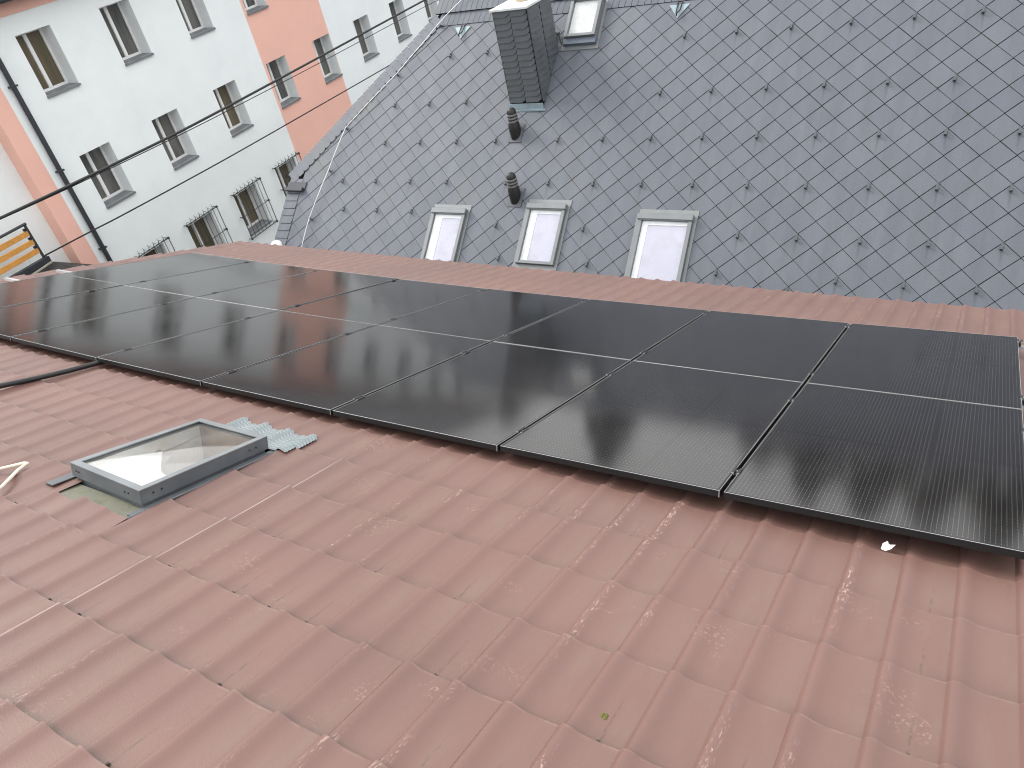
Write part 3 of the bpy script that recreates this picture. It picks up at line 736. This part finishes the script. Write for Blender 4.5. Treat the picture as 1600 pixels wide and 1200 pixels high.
# ridge courses: two bands of narrow slates with curved edges
def curved(w, h, lean, n=5):
    L = [(lean * (t ** 2.2), h * t) for t in [k / n for k in range(n + 1)]]
    return [Vector((x, y)) for x, y in [(p[0] + w, p[1]) for p in L] + [(p[0], p[1]) for p in reversed(L)]]
for band, (y0, y1, zoff, xa) in enumerate(((SYT + .002, .93, .020, -6.42), (.90, RIDGE + .02, .052, -6.53))):
    w = .128; m = MB(); m.prism([(p.x, p.y) for p in curved(w - .012, y1 - y0, .060)], lambda x, y: -.008 + x * -.05, lambda x, y: .0005 + x * -.05)
    me = m.mesh('ridge_slate', M_SLATE)
    k = 0
    while xa + k * w < SX1:
        px, py, d = project(SF @ Vector((xa + k * w, y0, 0)))
        if py < -120: break
        inst('ridge_slate', me, sroof, SF @ T((xa + k * w, y0, zoff + random.uniform(-.001, .002)))); k += 1
    xe = xa + k * w
    if xe < SX1:
        m = MB(); m.prism([(xe, y0), (SX1, y0), (SX1, y1), (xe, y1)], zoff - .012, zoff); tag(m.obj('ridge_course', M_SLATE, sroof, SF), kind='stuff')
bb = MB(); bb.prism([(-6.53, .905), (SX1, .905), (SX1, RIDGE), (-6.53, RIDGE)], .006, .036); bb.obj('ridge_board', M_UNDER, sroof, SF)
# hip course
ang = math.atan2(hd.y, hd.x); L = (HB - HA).length + .05; w = .175
hm = MB(); hm.prism([(0, .006), (w - .011, .006), (w - .011 + .02, -.24), (w - .036, -.31), (.02, -.31), (.004, -.22)], lambda x, y: -.016 - x * .08, lambda x, y: .0 - x * .08); hme = hm.mesh('hip_slate', M_SLATE)
for k in range(int(L / w)):
    inst('hip_slate', hme, sroof, SF @ T((HA.x, HA.y, .030)) @ Matrix.Rotation(ang, 4, 'Z') @ T((k * w, 0, random.uniform(-.001, .003))))
# verge course on the lower left gable
vm = MB(); vm.prism([(0, 0), (.36, .01), (.372, .177), (0, .172)], lambda x, y: .004 - y * .07, lambda x, y: .014 - y * .07); vme = vm.mesh('verge_slate', M_SLATE)
for k in range(19):
    y = HA.y - .10 - (k + 1) * .175
    if y < SY0: break
    inst('verge_slate', vme, sroof, SF @ T((SX0, y, .012 + random.uniform(-.001, .002))))
# short gutter of the half hip
hg = MB()
for q in range(8):
    t0, t1 = math.pi + math.pi * q / 8, math.pi + math.pi * (q + 1) / 8; r = .07
    a = (math.cos(t0) * r, math.sin(t0) * r); b = (math.cos(t1) * r, math.sin(t1) * r)
    hg.add([(a[0], 0, a[1]), (b[0], 0, b[1]), (b[0], -2.2, b[1]), (a[0], -2.2, a[1])], [(0, 1, 2, 3)])
hg.add([(math.cos(math.pi + math.pi * q / 8) * .07, -2.2, math.sin(math.pi + math.pi * q / 8) * .07) for q in range(9)], [tuple(range(9))])
gp = SF @ Vector((HA.x, HA.y, 0))
hgo = hg.obj('hip_gutter', M_DARKMET, slate, T((gp.x - .10, gp.y + 2.2, gp.z - .02)))
fb = SF; q = MB(); q.box((-9.50, -3.13, .03), (-8.98, -3.05, .10)); q.box((-9.50, -3.05, .012), (-8.96, -2.90, .030))
q.obj('hip_eave_board', M_DARKMET, slate, SF)

# snow hooks
sk = MB(); sk.box((-.016, -.11, .010), (.012, .03, .014)); sk.box((-.022, -.118, .012), (.022, -.104, .075)); sk.box((-.022, -.118, .068), (.022, -.035, .077)); sk.box((-.016, -.043, .012), (.016, -.034, .070))
skm = sk.mesh('snow_hook', M_HOOK)
for i, j in H:
    x, y = (i + j) * SD, (i - j) * SD * SA
    if y > .3 or (-4.3 < x < -3.3 and -1.5 < y < 0): continue
    inst('snow_hook', skm, slate, SF @ T((x - .012, y - .02, 0)) @ Matrix.Rotation(random.uniform(-.12, .12), 4, 'Z') @ Matrix.Diagonal((.85, .85, .85, 1)))
# ladder hooks on blue-grey plates
for x, y in ((-5.75, .30), (-1.13, .30)):
    m = MB(); m.prism([(0, -.02), (.19, .25), (-.19, .25)], .016, .022); pl = m.obj('hook_plate', M_ZINC, slate, SF @ T((x, y, 0)))
    m = MB(); m.tube([(-.03, .30, .03), (-.03, .12, .05), (0, .02, .10), (0, 0, .06)], .012, 6); m.tube([(.04, .30, .03), (.035, .12, .05), (0, .02, .10)], .012, 6); m.obj('ladder_hook', M_BLACK, pl, SF @ T((x, y, 0)))

# roof windows in the slates
def roof_window(x0, x1, y0, y1, label, lining=.20, top=.11, pane=None, hgt=.085, blind=True, white=True):
    M = SF; h = hgt; f = .065
    m = MB()
    m.bbox((x0, y0, -.02), (x0 + f, y1 - top, h)); m.bbox((x1 - f, y0, -.02), (x1, y1 - top, h)); m.bbox((x0 + f + .001, y0 + .003, -.02), (x1 - f - .001, y0 + f * .9, h - .008))
    fr = m.obj('roof_window', M_ROOFGREY, slate, M, label=label)
    m = MB(); m.bbox((x0 - .012, y1 - top + .002, -.02), (x1 + .012, y1, h + .028), .008); m.box((x0 + .02, y1 - top - .006, -.01), (x1 - .02, y1 - top + .001, h + .012)); m.obj('top_casing', M_ROOFGREY, fr, M)
    m = MB(); m.box((x0 + f, y0 + f * .9, h - .042), (x1 - f, y1 - top, h - .036)); m.obj('pane', M_GLASS, fr, M)
    xi, xj, yi, yj = x0 + f + .004, x1 - f - .004, y0 + f, y1 - top - .004
    m = MB(); m.box((xi + (xj - xi) * lining, yi, h - .068), (xj, yj, h - .062)); m.obj('blind', pane or M_BLIND, fr, M)
    if white:
        m = MB(); m.box((xi, yi, h - .060), (xi + (xj - xi) * lining, yj, h - .054)); m.box((xi, yj - .07, h - .058), (xj, yj, h - .050)); m.obj('lining', M_BLINDW, fr, M)
    m = MB(); e = .06
    m.box((x0 - .06, y0 - .02, .006), (x0 - .004, y1 + .02, .022)); m.box((x1 + .004, y0 - .02, .006), (x1 + e, y1 + .02, .022)); m.box((x0 - .02, y1 + .004, .008), (x1 + e + .01, y1 + .10, .020)); m.box((x0 - .07, y0 - .20, .010), (x1 + e, y0 - .004, .020))
    m.obj('flashing', M_FLASH, fr, M)
    return fr
roof_window(-5.345, -4.565, -4.56, -3.42, 'left roof window of the three low in the slate roof', lining=.28)
roof_window(-3.235, -2.455, -4.42, -3.27, 'middle roof window of the three, just below the lower black vent', lining=.22)
roof_window(-1.035, -.095, -4.62, -3.40, 'right and widest roof window of the three low in the slate roof', lining=.13)
hw = roof_window(-3.26, -2.62, .02, .80, 'small roof hatch near the ridge right of the chimney', lining=.0, top=.03, pane=M_HATCHPANE, hgt=.16, white=False)
# lead below the hatch
m = MB(); m.box((-3.27, -.10, .010), (-2.60, .012, .10)); m.obj('hatch_apron', pbr('dark_blue_lead', (0.10, 0.125, 0.16), 0.5), hw, SF)
m = MB(); m.box((-3.62, .13, .05), (-3.40, .17, .11)); m.tube([(-3.42, .14, .09), (-3.33, -.03, .03)], .02, 6); m.box((-3.60, .15, .0), (-3.56, .17, .06)); br_ = m.obj('bracket', M_BLACK, slate, SF)
m = MB()
for k in range(5):
    x = -3.40 + .035 * k; m.tube([(x, .20, .03), (x + .01, .10, .09), (x - .005, -.02, .05), (x - .02, -.09, .02)], .006, 5)
m.obj('bracket_cable', M_FLASH, br_, SF)

# chimney clad in small slates
cb = Vector((-8.288, 13.032, -4.30)) + CAM; CWD, CDP = .70, .90; ctop = ZG - 2.56
m = MB(); m.box((0, 0, -.5), (CWD, CDP, ctop - cb.z)); CM = T(cb) @ Matrix.Rotation(math.radians(-1.0), 4, 'Z')
ch = m.obj('chimney', M_UNDER, slate, CM, label='square chimney clad in small dark slates with a pale cap')
hh = ctop - cb.z; rows = 15; rh = (hh - .10) / rows; sw = CWD / 2
sp = [(.004, .004), (sw * .76, .004), (sw - .006, rh * .48), (sw - .006, rh + .03), (.004, rh + .03)]
m = MB(); m.prism(sp, lambda x, y: .010 - y / rh * .016, lambda x, y: .026 - y / rh * .016); shm = m.mesh('shingle', M_CHIM)
FR = CM @ Matrix(((1, 0, 0, 0), (0, 0, -1, 0), (0, 1, 0, 0), (0, 0, 0, 1)))                 # front face: x right, y up, z out
RT = CM @ Matrix(((0, 0, 1, CWD), (1, 0, 0, 0), (0, 1, 0, 0), (0, 0, 0, 1)))               # right face
for r in range(rows):
    for c in range(2):
        inst('shingle', shm, ch, FR @ T((c * sw, .10 + r * rh, random.uniform(0, .002))))
    z = .10 + r * rh
    for c in range(2):
        y0 = c * CDP / 2
        if z + rh < y0 * .88 - .05: continue
        inst('shingle', shm, ch, RT @ Matrix.Diagonal((CDP / CWD, 1, 1, 1)) @ T((c * sw, z, random.uniform(0, .002))))
m = MB(); m.box((-.012, -.016, .08), (.016, .02, hh)); m.obj('corner_strip', pbr('corner_strip_brown', (0.045, 0.04, 0.038), 0.6), ch, CM)
m = MB(); m.bbox((-.045, -.055, hh + .002), (CWD + .045, CDP + .05, hh + .045), .006); cap = m.obj('cap', M_CAP, ch, CM)
m = MB(); m.lathe([(.15, hh + .046), (.15, hh + .085), (.12, hh + .09), (.115, hh + .06)], 20, 0, T((CWD * .55, CDP * .55, 0))); m.obj('flue', M_POT, ch, CM, smooth=40)
m = MB(); m.box((-.02, -.05, -.02), (CWD + .02, -.022, .085)); m.box((-.08, -.10, -.045), (CWD + .08, -.03, -.018)); m.obj('chimney_flashing', M_ZINC, ch, CM)

# black vent hoods
for x, y, lab in ((-3.885, -1.87, 'upper black ribbed vent hood directly below the chimney'), (-3.565, -3.165, 'lower black ribbed vent hood above the middle roof window')):
    P = SF @ Vector((x, y, .01)); Mv = T(P)
    m = MB(); m.lathe([(.095, -.06), (.100, .02), (.108, .10), (.105, .20), (.092, .24), (.088, .40), (.084, .44), (.070, .485), (.04, .505), (.0, .51)], 18, sy=1.15)
    v = m.obj('vent_hood', M_BLACK, slate, Mv, smooth=45, label=lab)
    for k in range(3):
        m = MB(); m.lathe([(.088, .255 + k * .058), (.101, .260 + k * .058), (.101, .284 + k * .058), (.088, .289 + k * .058)], 18, sy=1.15); m.obj('louvre', pbr('louvre_glint', (0.16, 0.16, 0.155), 0.5), v, Mv, smooth=30)  # ring grey stands for light caught between the fins
    m = MB(); m.box((-.13, -.16, .010), (.15, .22, .022)); m.obj('base_plate', M_CHIM, v, SF @ T((x, y, 0)))

# lightning conductor along the hip
wp = [(-8.55, -5.2), (-8.548, -4.43), (-8.55, -3.74), (-8.36, -2.63), (-8.187, -1.65), (-7.149, -.4465), (-6.332, .622), (-5.862, 1.143), (-5.75, 1.36)]
m = MB(); pts = []
for a, b in zip(wp, wp[1:]):
    for t in (0, .33, .66):
        s_ = .012 * math.sin(math.pi * t); pts.append((a[0] + (b[0] - a[0]) * t, a[1] + (b[1] - a[1]) * t, .075 + s_ + (.03 if a[1] > .5 else 0)))
pts.append((wp[-1][0], wp[-1][1], .11))
m.tube(pts, .0075, 6); lc = m.obj('lightning_conductor', M_WIRE, slate, SF)
for a in wp[1:7]:
    m = MB(); m.box((a[0] - .012, a[1] - .02, .01), (a[0] + .012, a[1] + .02, .07)); m.box((a[0], a[1] - .012, .05), (a[0] + .11, a[1] + .012, .062)); m.obj('wire_holder', M_HOOK, lc, SF)
m = MB(); m.lathe([(.0, -.14), (.07, -.13), (.12, -.06), (.135, 0), (.12, .06), (.07, .12), (.0, .14)], 16); m.obj('white_cover', M_PVC, slate, SF @ T((-9.30, -4.42, .06)), smooth=60)

# ================================================================== white and pink house
fb_ = FF @ Vector((10, 0, 0))
wh = empty('apartment_house', (fb_.x, fb_.y, 0), 'white rendered apartment house with pink bands at the left behind the roofs', 'building')
GZ = (FF.inverted() @ Vector((fb_.x, fb_.y, 0))).y
TOP = 5.22; DEP = .40; COLW = 2.595
openings = []
for i in range(9):
    for zb_ in (3.0, 0.0):
        s = i * COLW + (0.015 if i >= 5 else 0); openings.append((s, s + 1.015, zb_ + .06, zb_ + 1.487, 'w'))
for s in (.02, 2.13, 4.27, 6.42):
    openings.append((s, s + 1.07, -2.95, -1.60, 'g'))
openings.append((8.93, 10.5, GZ + .02, -1.60, 'a'))
def wall_piece(s0, s1, z0, z1, mat, name='wall'):
    ops = [o for o in openings if o[0] < s1 and o[1] > s0]
    xs = sorted({s0, s1, *[min(max(v, s0), s1) for o in ops for v in o[:2]]}); ys = sorted({z0, z1, *[min(max(v, z0), z1) for o in ops for v in o[2:4]]})
    m = MB()
    for a, b in zip(xs, xs[1:]):
        for c, d in zip(ys, ys[1:]):
            if any(o[0] < (a + b) / 2 < o[1] and o[2] < (c + d) / 2 < o[3] for o in ops): continue
            m.add([(a, c, 0), (b, c, 0), (b, d, 0), (a, d, 0)], [(0, 1, 2, 3)])
    return m.obj(name, mat, wh, FF)
wall_piece(-.99, 7.655, GZ, 4.93, M_WHITE); wall_piece(7.655, 11.42, GZ, 4.93, M_PINK, 'pink_wall'); wall_piece(11.42, 26, GZ, 4.93, M_WHITE); wall_piece(-1.47, -.99, GZ, 4.93, M_PINK, 'pink_pilaster')
m = MB(); m.box((-1.47, 4.93, -.3), (26, TOP, .03)); m.obj('cornice', M_PINK, wh, FF)
m = MB(); m.add([(-1.47, GZ, -DEP - .02), (-1.47, GZ, 0), (-1.47, 4.93, 0), (-1.47, 4.93, -DEP - .02)], [(0, 1, 2, 3)]); m.obj('pilaster_return', M_PINK, wh, FF)
m = MB(); m.add([(-9, GZ, -.41), (-1.47, GZ, -.41), (-1.47, TOP, -.41), (-9, TOP, -.41)], [(0, 1, 2, 3)]); m.box((-2.42, GZ, -.41), (-2.39, TOP, -.40)); m.obj('recessed_wall', M_WHITE, wh, FF)
m = MB(); m.box((-9, GZ, -9), (-1.5, TOP - .01, -.45)); m.box((-1.47, GZ, -9), (26, TOP - .01, -.62)); m.obj('core', M_GREYWALL, wh, FF)
m = MB(); m.add([(-9.3, TOP + .10, .42), (26.3, TOP + .10, .42), (26.3, TOP + 3.2, -4.6), (-9.3, TOP + 3.2, -4.6), (-9.3, TOP + .10, -9.6), (26.3, TOP + .10, -9.6)], [(0, 1, 2, 3), (3, 2, 5, 4), (0, 3, 4), (1, 5, 2)]); m.box((-9.3, TOP + .002, -.2), (26.3, TOP + .09, .40)); m.obj('roof', M_CHIM, wh, FF)
m = MB(); m.tube([(-9.3, TOP + .06, .47), (26.3, TOP + .06, .47)], .07, 10); m.obj('gutter', M_DARKMET, wh, FF, smooth=50)
m = MB(); m.tube([(-.74, GZ, .09), (-.74, TOP + .05, .09)], .062, 12); dp = m.obj('downpipe', M_DARKMET, wh, FF, smooth=50)
for z in (-3.0, -.8, 1.4, 3.53):
    m = MB(); m.box((-.83, z - .02, -.01), (-.65, z + .02, .158)); m.obj('pipe_clip', M_DARKMET, dp, FF)
for (s0, s1, z0, z1, kind) in openings:
    if kind == 'a':
        m = MB(); N = 14; sc_, r = (s0 + s1) / 2, (s1 - s0) / 2; zc = z1 - r * .55
        arc = [(s0, z0)] + [(sc_ - r * math.cos(math.pi * k / N), zc + r * .55 * math.sin(math.pi * k / N)) for k in range(N + 1)] + [(s1, z0)]
        fillp = [(s0, z1), (s1, z1)]
        m = MB(); L1 = arc[1:N + 2]
        for k in range(N):
            a, b = L1[k], L1[k + 1]; m.add([(a[0], a[1], 0), (b[0], b[1], 0), (b[0], z1 + .001, 0), (a[0], z1 + .001, 0)], [(0, 1, 2, 3)])
        m.obj('arch_spandrel', M_PINK, wh, FF)
        m = MB(); m.tube([(a[0], a[1], .03) for a in arc[1:-1]], .075, 6); ar = m.obj('arched_door', M_IRON, wh, FF)
        m = MB(); m.box((s0, z0, -.35), (s1, z1, -.30)); m.obj('door_leaf', pbr('dark_door', (0.035, 0.03, 0.028), 0.6), ar, FF)
        continue
    # reveal
    m = MB(); dd = -DEP - .12
    m.add([(s0, z0, 0), (s0, z1, 0), (s0, z1, dd), (s0, z0, dd)], [(0, 1, 2, 3)]); m.add([(s1, z1, 0), (s1, z0, 0), (s1, z0, dd), (s1, z1, dd)], [(0, 1, 2, 3)])
    m.add([(s0, z1, 0), (s1, z1, 0), (s1, z1, dd), (s0, z1, dd)], [(0, 1, 2, 3)]); m.add([(s1, z0, 0), (s0, z0, 0), (s0, z0, dd), (s1, z0, dd)], [(0, 1, 2, 3)])
    m.obj('reveal', M_REVEAL, wh, FF)
    zf, f = -DEP, .055; mid = (s0 + s1) / 2
    m = MB()
    m.bbox((s0, z0 + .01, zf - .06), (s0 + f, z1, zf), .003); m.bbox((s1 - f, z0 + .01, zf - .06), (s1, z1, zf), .003)
    m.bbox((s0 + f, z1 - f, zf - .06), (s1 - f, z1, zf - .001), .003); m.bbox((s0 + f, z0 + .01, zf - .06), (s1 - f, z0 + .01 + f * 1.5, zf - .001), .003); m.bbox((mid - .05, z0 + .01 + f * 1.5, zf - .06), (mid + .05, z1 - f, zf + .006), .003)
    wi = m.obj('window', M_PVC, wh, FF)
    pm = M_PANEB if (kind == 'g' or random.random() < .12) else M_PANE
    for a, b in ((s0 + f, mid - .05), (mid + .05, s1 - f)):
        m = MB(); m.box((a, z0 + .08, zf - .045), (b, z1 - f, zf - .035)); m.obj('pane', pm, wi, FF)
    m = MB(); e = .055
    zi = z0 + .03; zo = z0 - .005
    m.add([(s0 - .005, zi, zf), (s1 + .005, zi, zf), (s1 + .005, zo, e), (s0 - .005, zo, e), (s0 - .005, zo - .055, e), (s1 + .005, zo - .055, e), (s0 - .005, zo - .055, e - .012), (s1 + .005, zo - .055, e - .012)],
          [(0, 3, 2, 1), (3, 4, 5, 2), (4, 6, 7, 5), (1, 2, 5, 7), (0, 6, 4, 3)])
    m.obj('sill', M_SILL, wi, FF)
    if kind == 'g':
        a0, a1, b0, b1 = s0 - .10, s1 + .16, -3.06, -1.52; zg = .13
        m = MB(); m.box((a0, b1 - .012, zg - .008), (a1, b1 + .012, zg + .008)); m.box((a0, b0 - .012, zg - .008), (a1, b0 + .012, zg + .008)); m.box((a0, (b0 + b1) / 2 - .008, zg - .006), (a1, (b0 + b1) / 2 + .008, zg + .006))
        m.box((a0 - .009, b0, zg - .004), (a0 + .009, b1, zg + .014)); m.box((a1 - .009, b0, zg - .004), (a1 + .009, b1, zg + .014))
        for x, y in ((a0, b0), (a1, b0), (a0, b1), (a1, b1), (a0, (b0 + b1) / 2), (a1, (b0 + b1) / 2)):
            m.box((x - .010, y - .010, -.005), (x + .010, y + .010, zg)); m.box((x - .03, y - .03, zg - .015), (x + .03, y + .03, zg + .022))
        gr = m.obj('window_grille', M_IRON, wh, FF)
        for k in range(1, 7):
            x = a0 + (a1 - a0) * k / 7
            m = MB(); m.tube([(x, b0, zg + .012), (x, b1 + .03, zg + .012), (x + .012, b1 + .09, zg + .025), (x, b1 + .17, zg + .012)], [.009, .009, .010, .003], 5); m.obj('bar', M_IRON, gr, FF)
        for k in range(7):
            xa = a0 + (a1 - a0) * k / 7; xb = a0 + (a1 - a0) * (k + 1) / 7
            m = MB(); m.tube([(xa + (xb - xa) * t, b1 + .05 + .035 * math.sin(t * 6.283), zg + .012) for t in [q / 8 for q in range(9)]], .006, 5); m.obj('scroll', M_IRON, gr, FF)
# balcony railing with orange slats and the dark canopy below it
m = MB(); m.tube([(-6.5, .68, .10), (-2.27, .68, .10)], .035, 8); m.box((-2.34, -.28, .07), (-2.29, .68, .12)); m.box((-4.2, -.28, .07), (-4.15, .68, .12)); m.box((-6.5, -.40, .02), (-2.22, -.24, .16))
rl = m.obj('balcony_railing', M_DARKMET, wh, FF, label='balcony railing with orange wooden slats and dark frame at the left edge')
for k in range(3):
    z = .40 - k * .235
    m = MB(); m.bbox((-6.5, z, .125), (-2.36, z + .135, .150), .006); m.obj('slat', M_ORANGE, rl, FF)
    for x in (-2.40, -3.6):
        m = MB(); m.box((x - .03, z + .14, .10), (x + .03, z + .20, .165)); m.obj('slat_bracket', M_BLACK, rl, FF)
m = MB(); m.box((-6.5, -.5, -.405), (-2.22, -.41, .10)); m.obj('balcony_slab', pbr('balcony_concrete', (0.45, 0.46, 0.45), 0.9), wh, FF)
m = MB(); m.add([(-6.5, -.62, .0), (-2.15, -.44, .0), (-1.25, -1.02, .0), (-1.25, -1.35, 2.6), (-2.15, -.90, 2.6), (-6.5, -1.1, 2.6)], [(0, 5, 4, 1), (1, 4, 3, 2)])
m.add([(-6.5, -.72, .0), (-2.15, -.54, .0), (-1.25, -1.12, .0), (-1.25, -1.45, 2.6), (-2.15, -1.0, 2.6), (-6.5, -1.2, 2.6)], [(1, 4, 5, 0), (2, 3, 4, 1)])
m.add([(-6.5, -1.1, 2.6), (-2.15, -.90, 2.6), (-1.25, -1.35, 2.6), (-1.25, -1.45, 2.6), (-2.15, -1.0, 2.6), (-6.5, -1.2, 2.6)], [(0, 1, 4, 5)[::-1], (1, 2, 3, 4)[::-1]])
cn = m.obj('canopy', M_BITUM, wh, FF)
m = MB(); m.tube([(-6.5, -.52, .55), (-2.3, -.36, .30)], .03, 6); m.obj('canopy_edge', pbr('weathered_strip', (0.33, 0.30, 0.25), 0.8), cn, FF)

# ================================================================== overhead cables
def cable(pts, r, name, label):
    P = [Vector(p) + CAM for p in pts]; out = []
    for k in range(len(P) - 1):
        p0, p1, p2, p3 = P[max(k - 1, 0)], P[k], P[k + 1], P[min(k + 2, len(P) - 1)]
        for q in range(6):
            t = q / 6; out.append(.5 * ((2 * p1) + (p2 - p0) * t + (2 * p0 - 5 * p1 + 4 * p2 - p3) * t * t + (3 * p1 - p0 - 3 * p2 + p3) * t ** 3))
    out.append(P[-1]); m = MB(); m.tube(out, r, 8); return m.obj(name, M_CABLE, None, smooth=60, label=label, cat='cable', group='overhead cables')
cable([(-14.9, -6, -3.4), (-15.183, 3.792, -3.66), (-15.286, 5.155, -3.69), (-15.394, 6.58, -3.74), (-15.506, 8.068, -3.79), (-15.689, 10.491, -3.85), (-15.845, 12.561, -3.86), (-16.139, 16.455, -3.83), (-16.547, 21.866, -3.78), (-16.916, 26.761, -3.74), (-18.3, 45, -3.5)], .028, 'cable', 'thick black overhead cable crossing in front of the white facade')
cable([(-15.42, 6.6, -3.765), (-15.505, 8.055, -3.826), (-15.686, 10.463, -3.903), (-15.841, 12.515, -3.939), (-16.132, 16.372, -3.961), (-16.54, 21.775, -3.953), (-16.909, 26.665, -3.955), (-18.3, 45, -3.6)], .010, 'cable', 'thin black wire hanging just below the thick overhead cable')
cable([(-19.983, 8.928, -6.08), (-20.099, 10.461, -6.141), (-20.188, 11.642, -6.195), (-20.478, 15.486, -6.303), (-20.857, 20.505, -6.37), (-21.202, 25.084, -6.419), (-21.49, 28.892, -6.437), (-22.0, 36, -6.4)], .020, 'cable', 'lower thin black cable running from the balcony across the ground floor')

# ================================================================== unseen far trees behind the slate roof, raised and browned for the panel reflections
rr = random.Random(11); m = MB()
def tree(cx, cy, h, w):
    for k in range(420):
        t = rr.random(); ph = rr.uniform(0, 6.283); rad = w * math.sqrt(rr.random()) * math.sin(math.pi * min(.98, .18 + .8 * t)) 
        p = Vector((cx + rad * math.cos(ph), cy + rad * math.sin(ph), h * (.18 + .82 * t))); s_ = rr.uniform(.35, .8)
        a = Vector((rr.uniform(-1, 1), rr.uniform(-1, 1), rr.uniform(-1, 1))).normalized(); b = a.cross(Vector((rr.uniform(-1, 1), rr.uniform(-1, 1), 1))).normalized()
        m.add([tuple(p + a * s_), tuple(p + b * s_), tuple(p - a * s_), tuple(p - b * s_)], [(0, 1, 2, 3)])
    m.tube([(cx, cy, 0), (cx, cy, h * .6)], [w * .09, w * .04], 6)
for cx, cy, h, w in ((-24.5, 58, 13.8, 2.4), (-36, 62, 11.8, 4), (-14, 64, 10.9, 3.0), (-9.5, 61, 13.0, 3.2), (-5.5, 62, 13.4, 3.6), (-1.5, 61, 13.2, 3.6), (2.5, 60, 13.7, 3.8), (6, 63, 13.6, 3.8), (9, 60, 13.2, 4), (13, 61, 13.0, 4), (17, 64, 12.8, 4), (-46, 62, 13.2, 4)):
    tree(cx, cy, h, w)
m.obj('distant_wood', M_LEAF, None, label='far-off trees beyond the slate house, out of view, mirrored in the panels', cat='trees', kind='stuff')
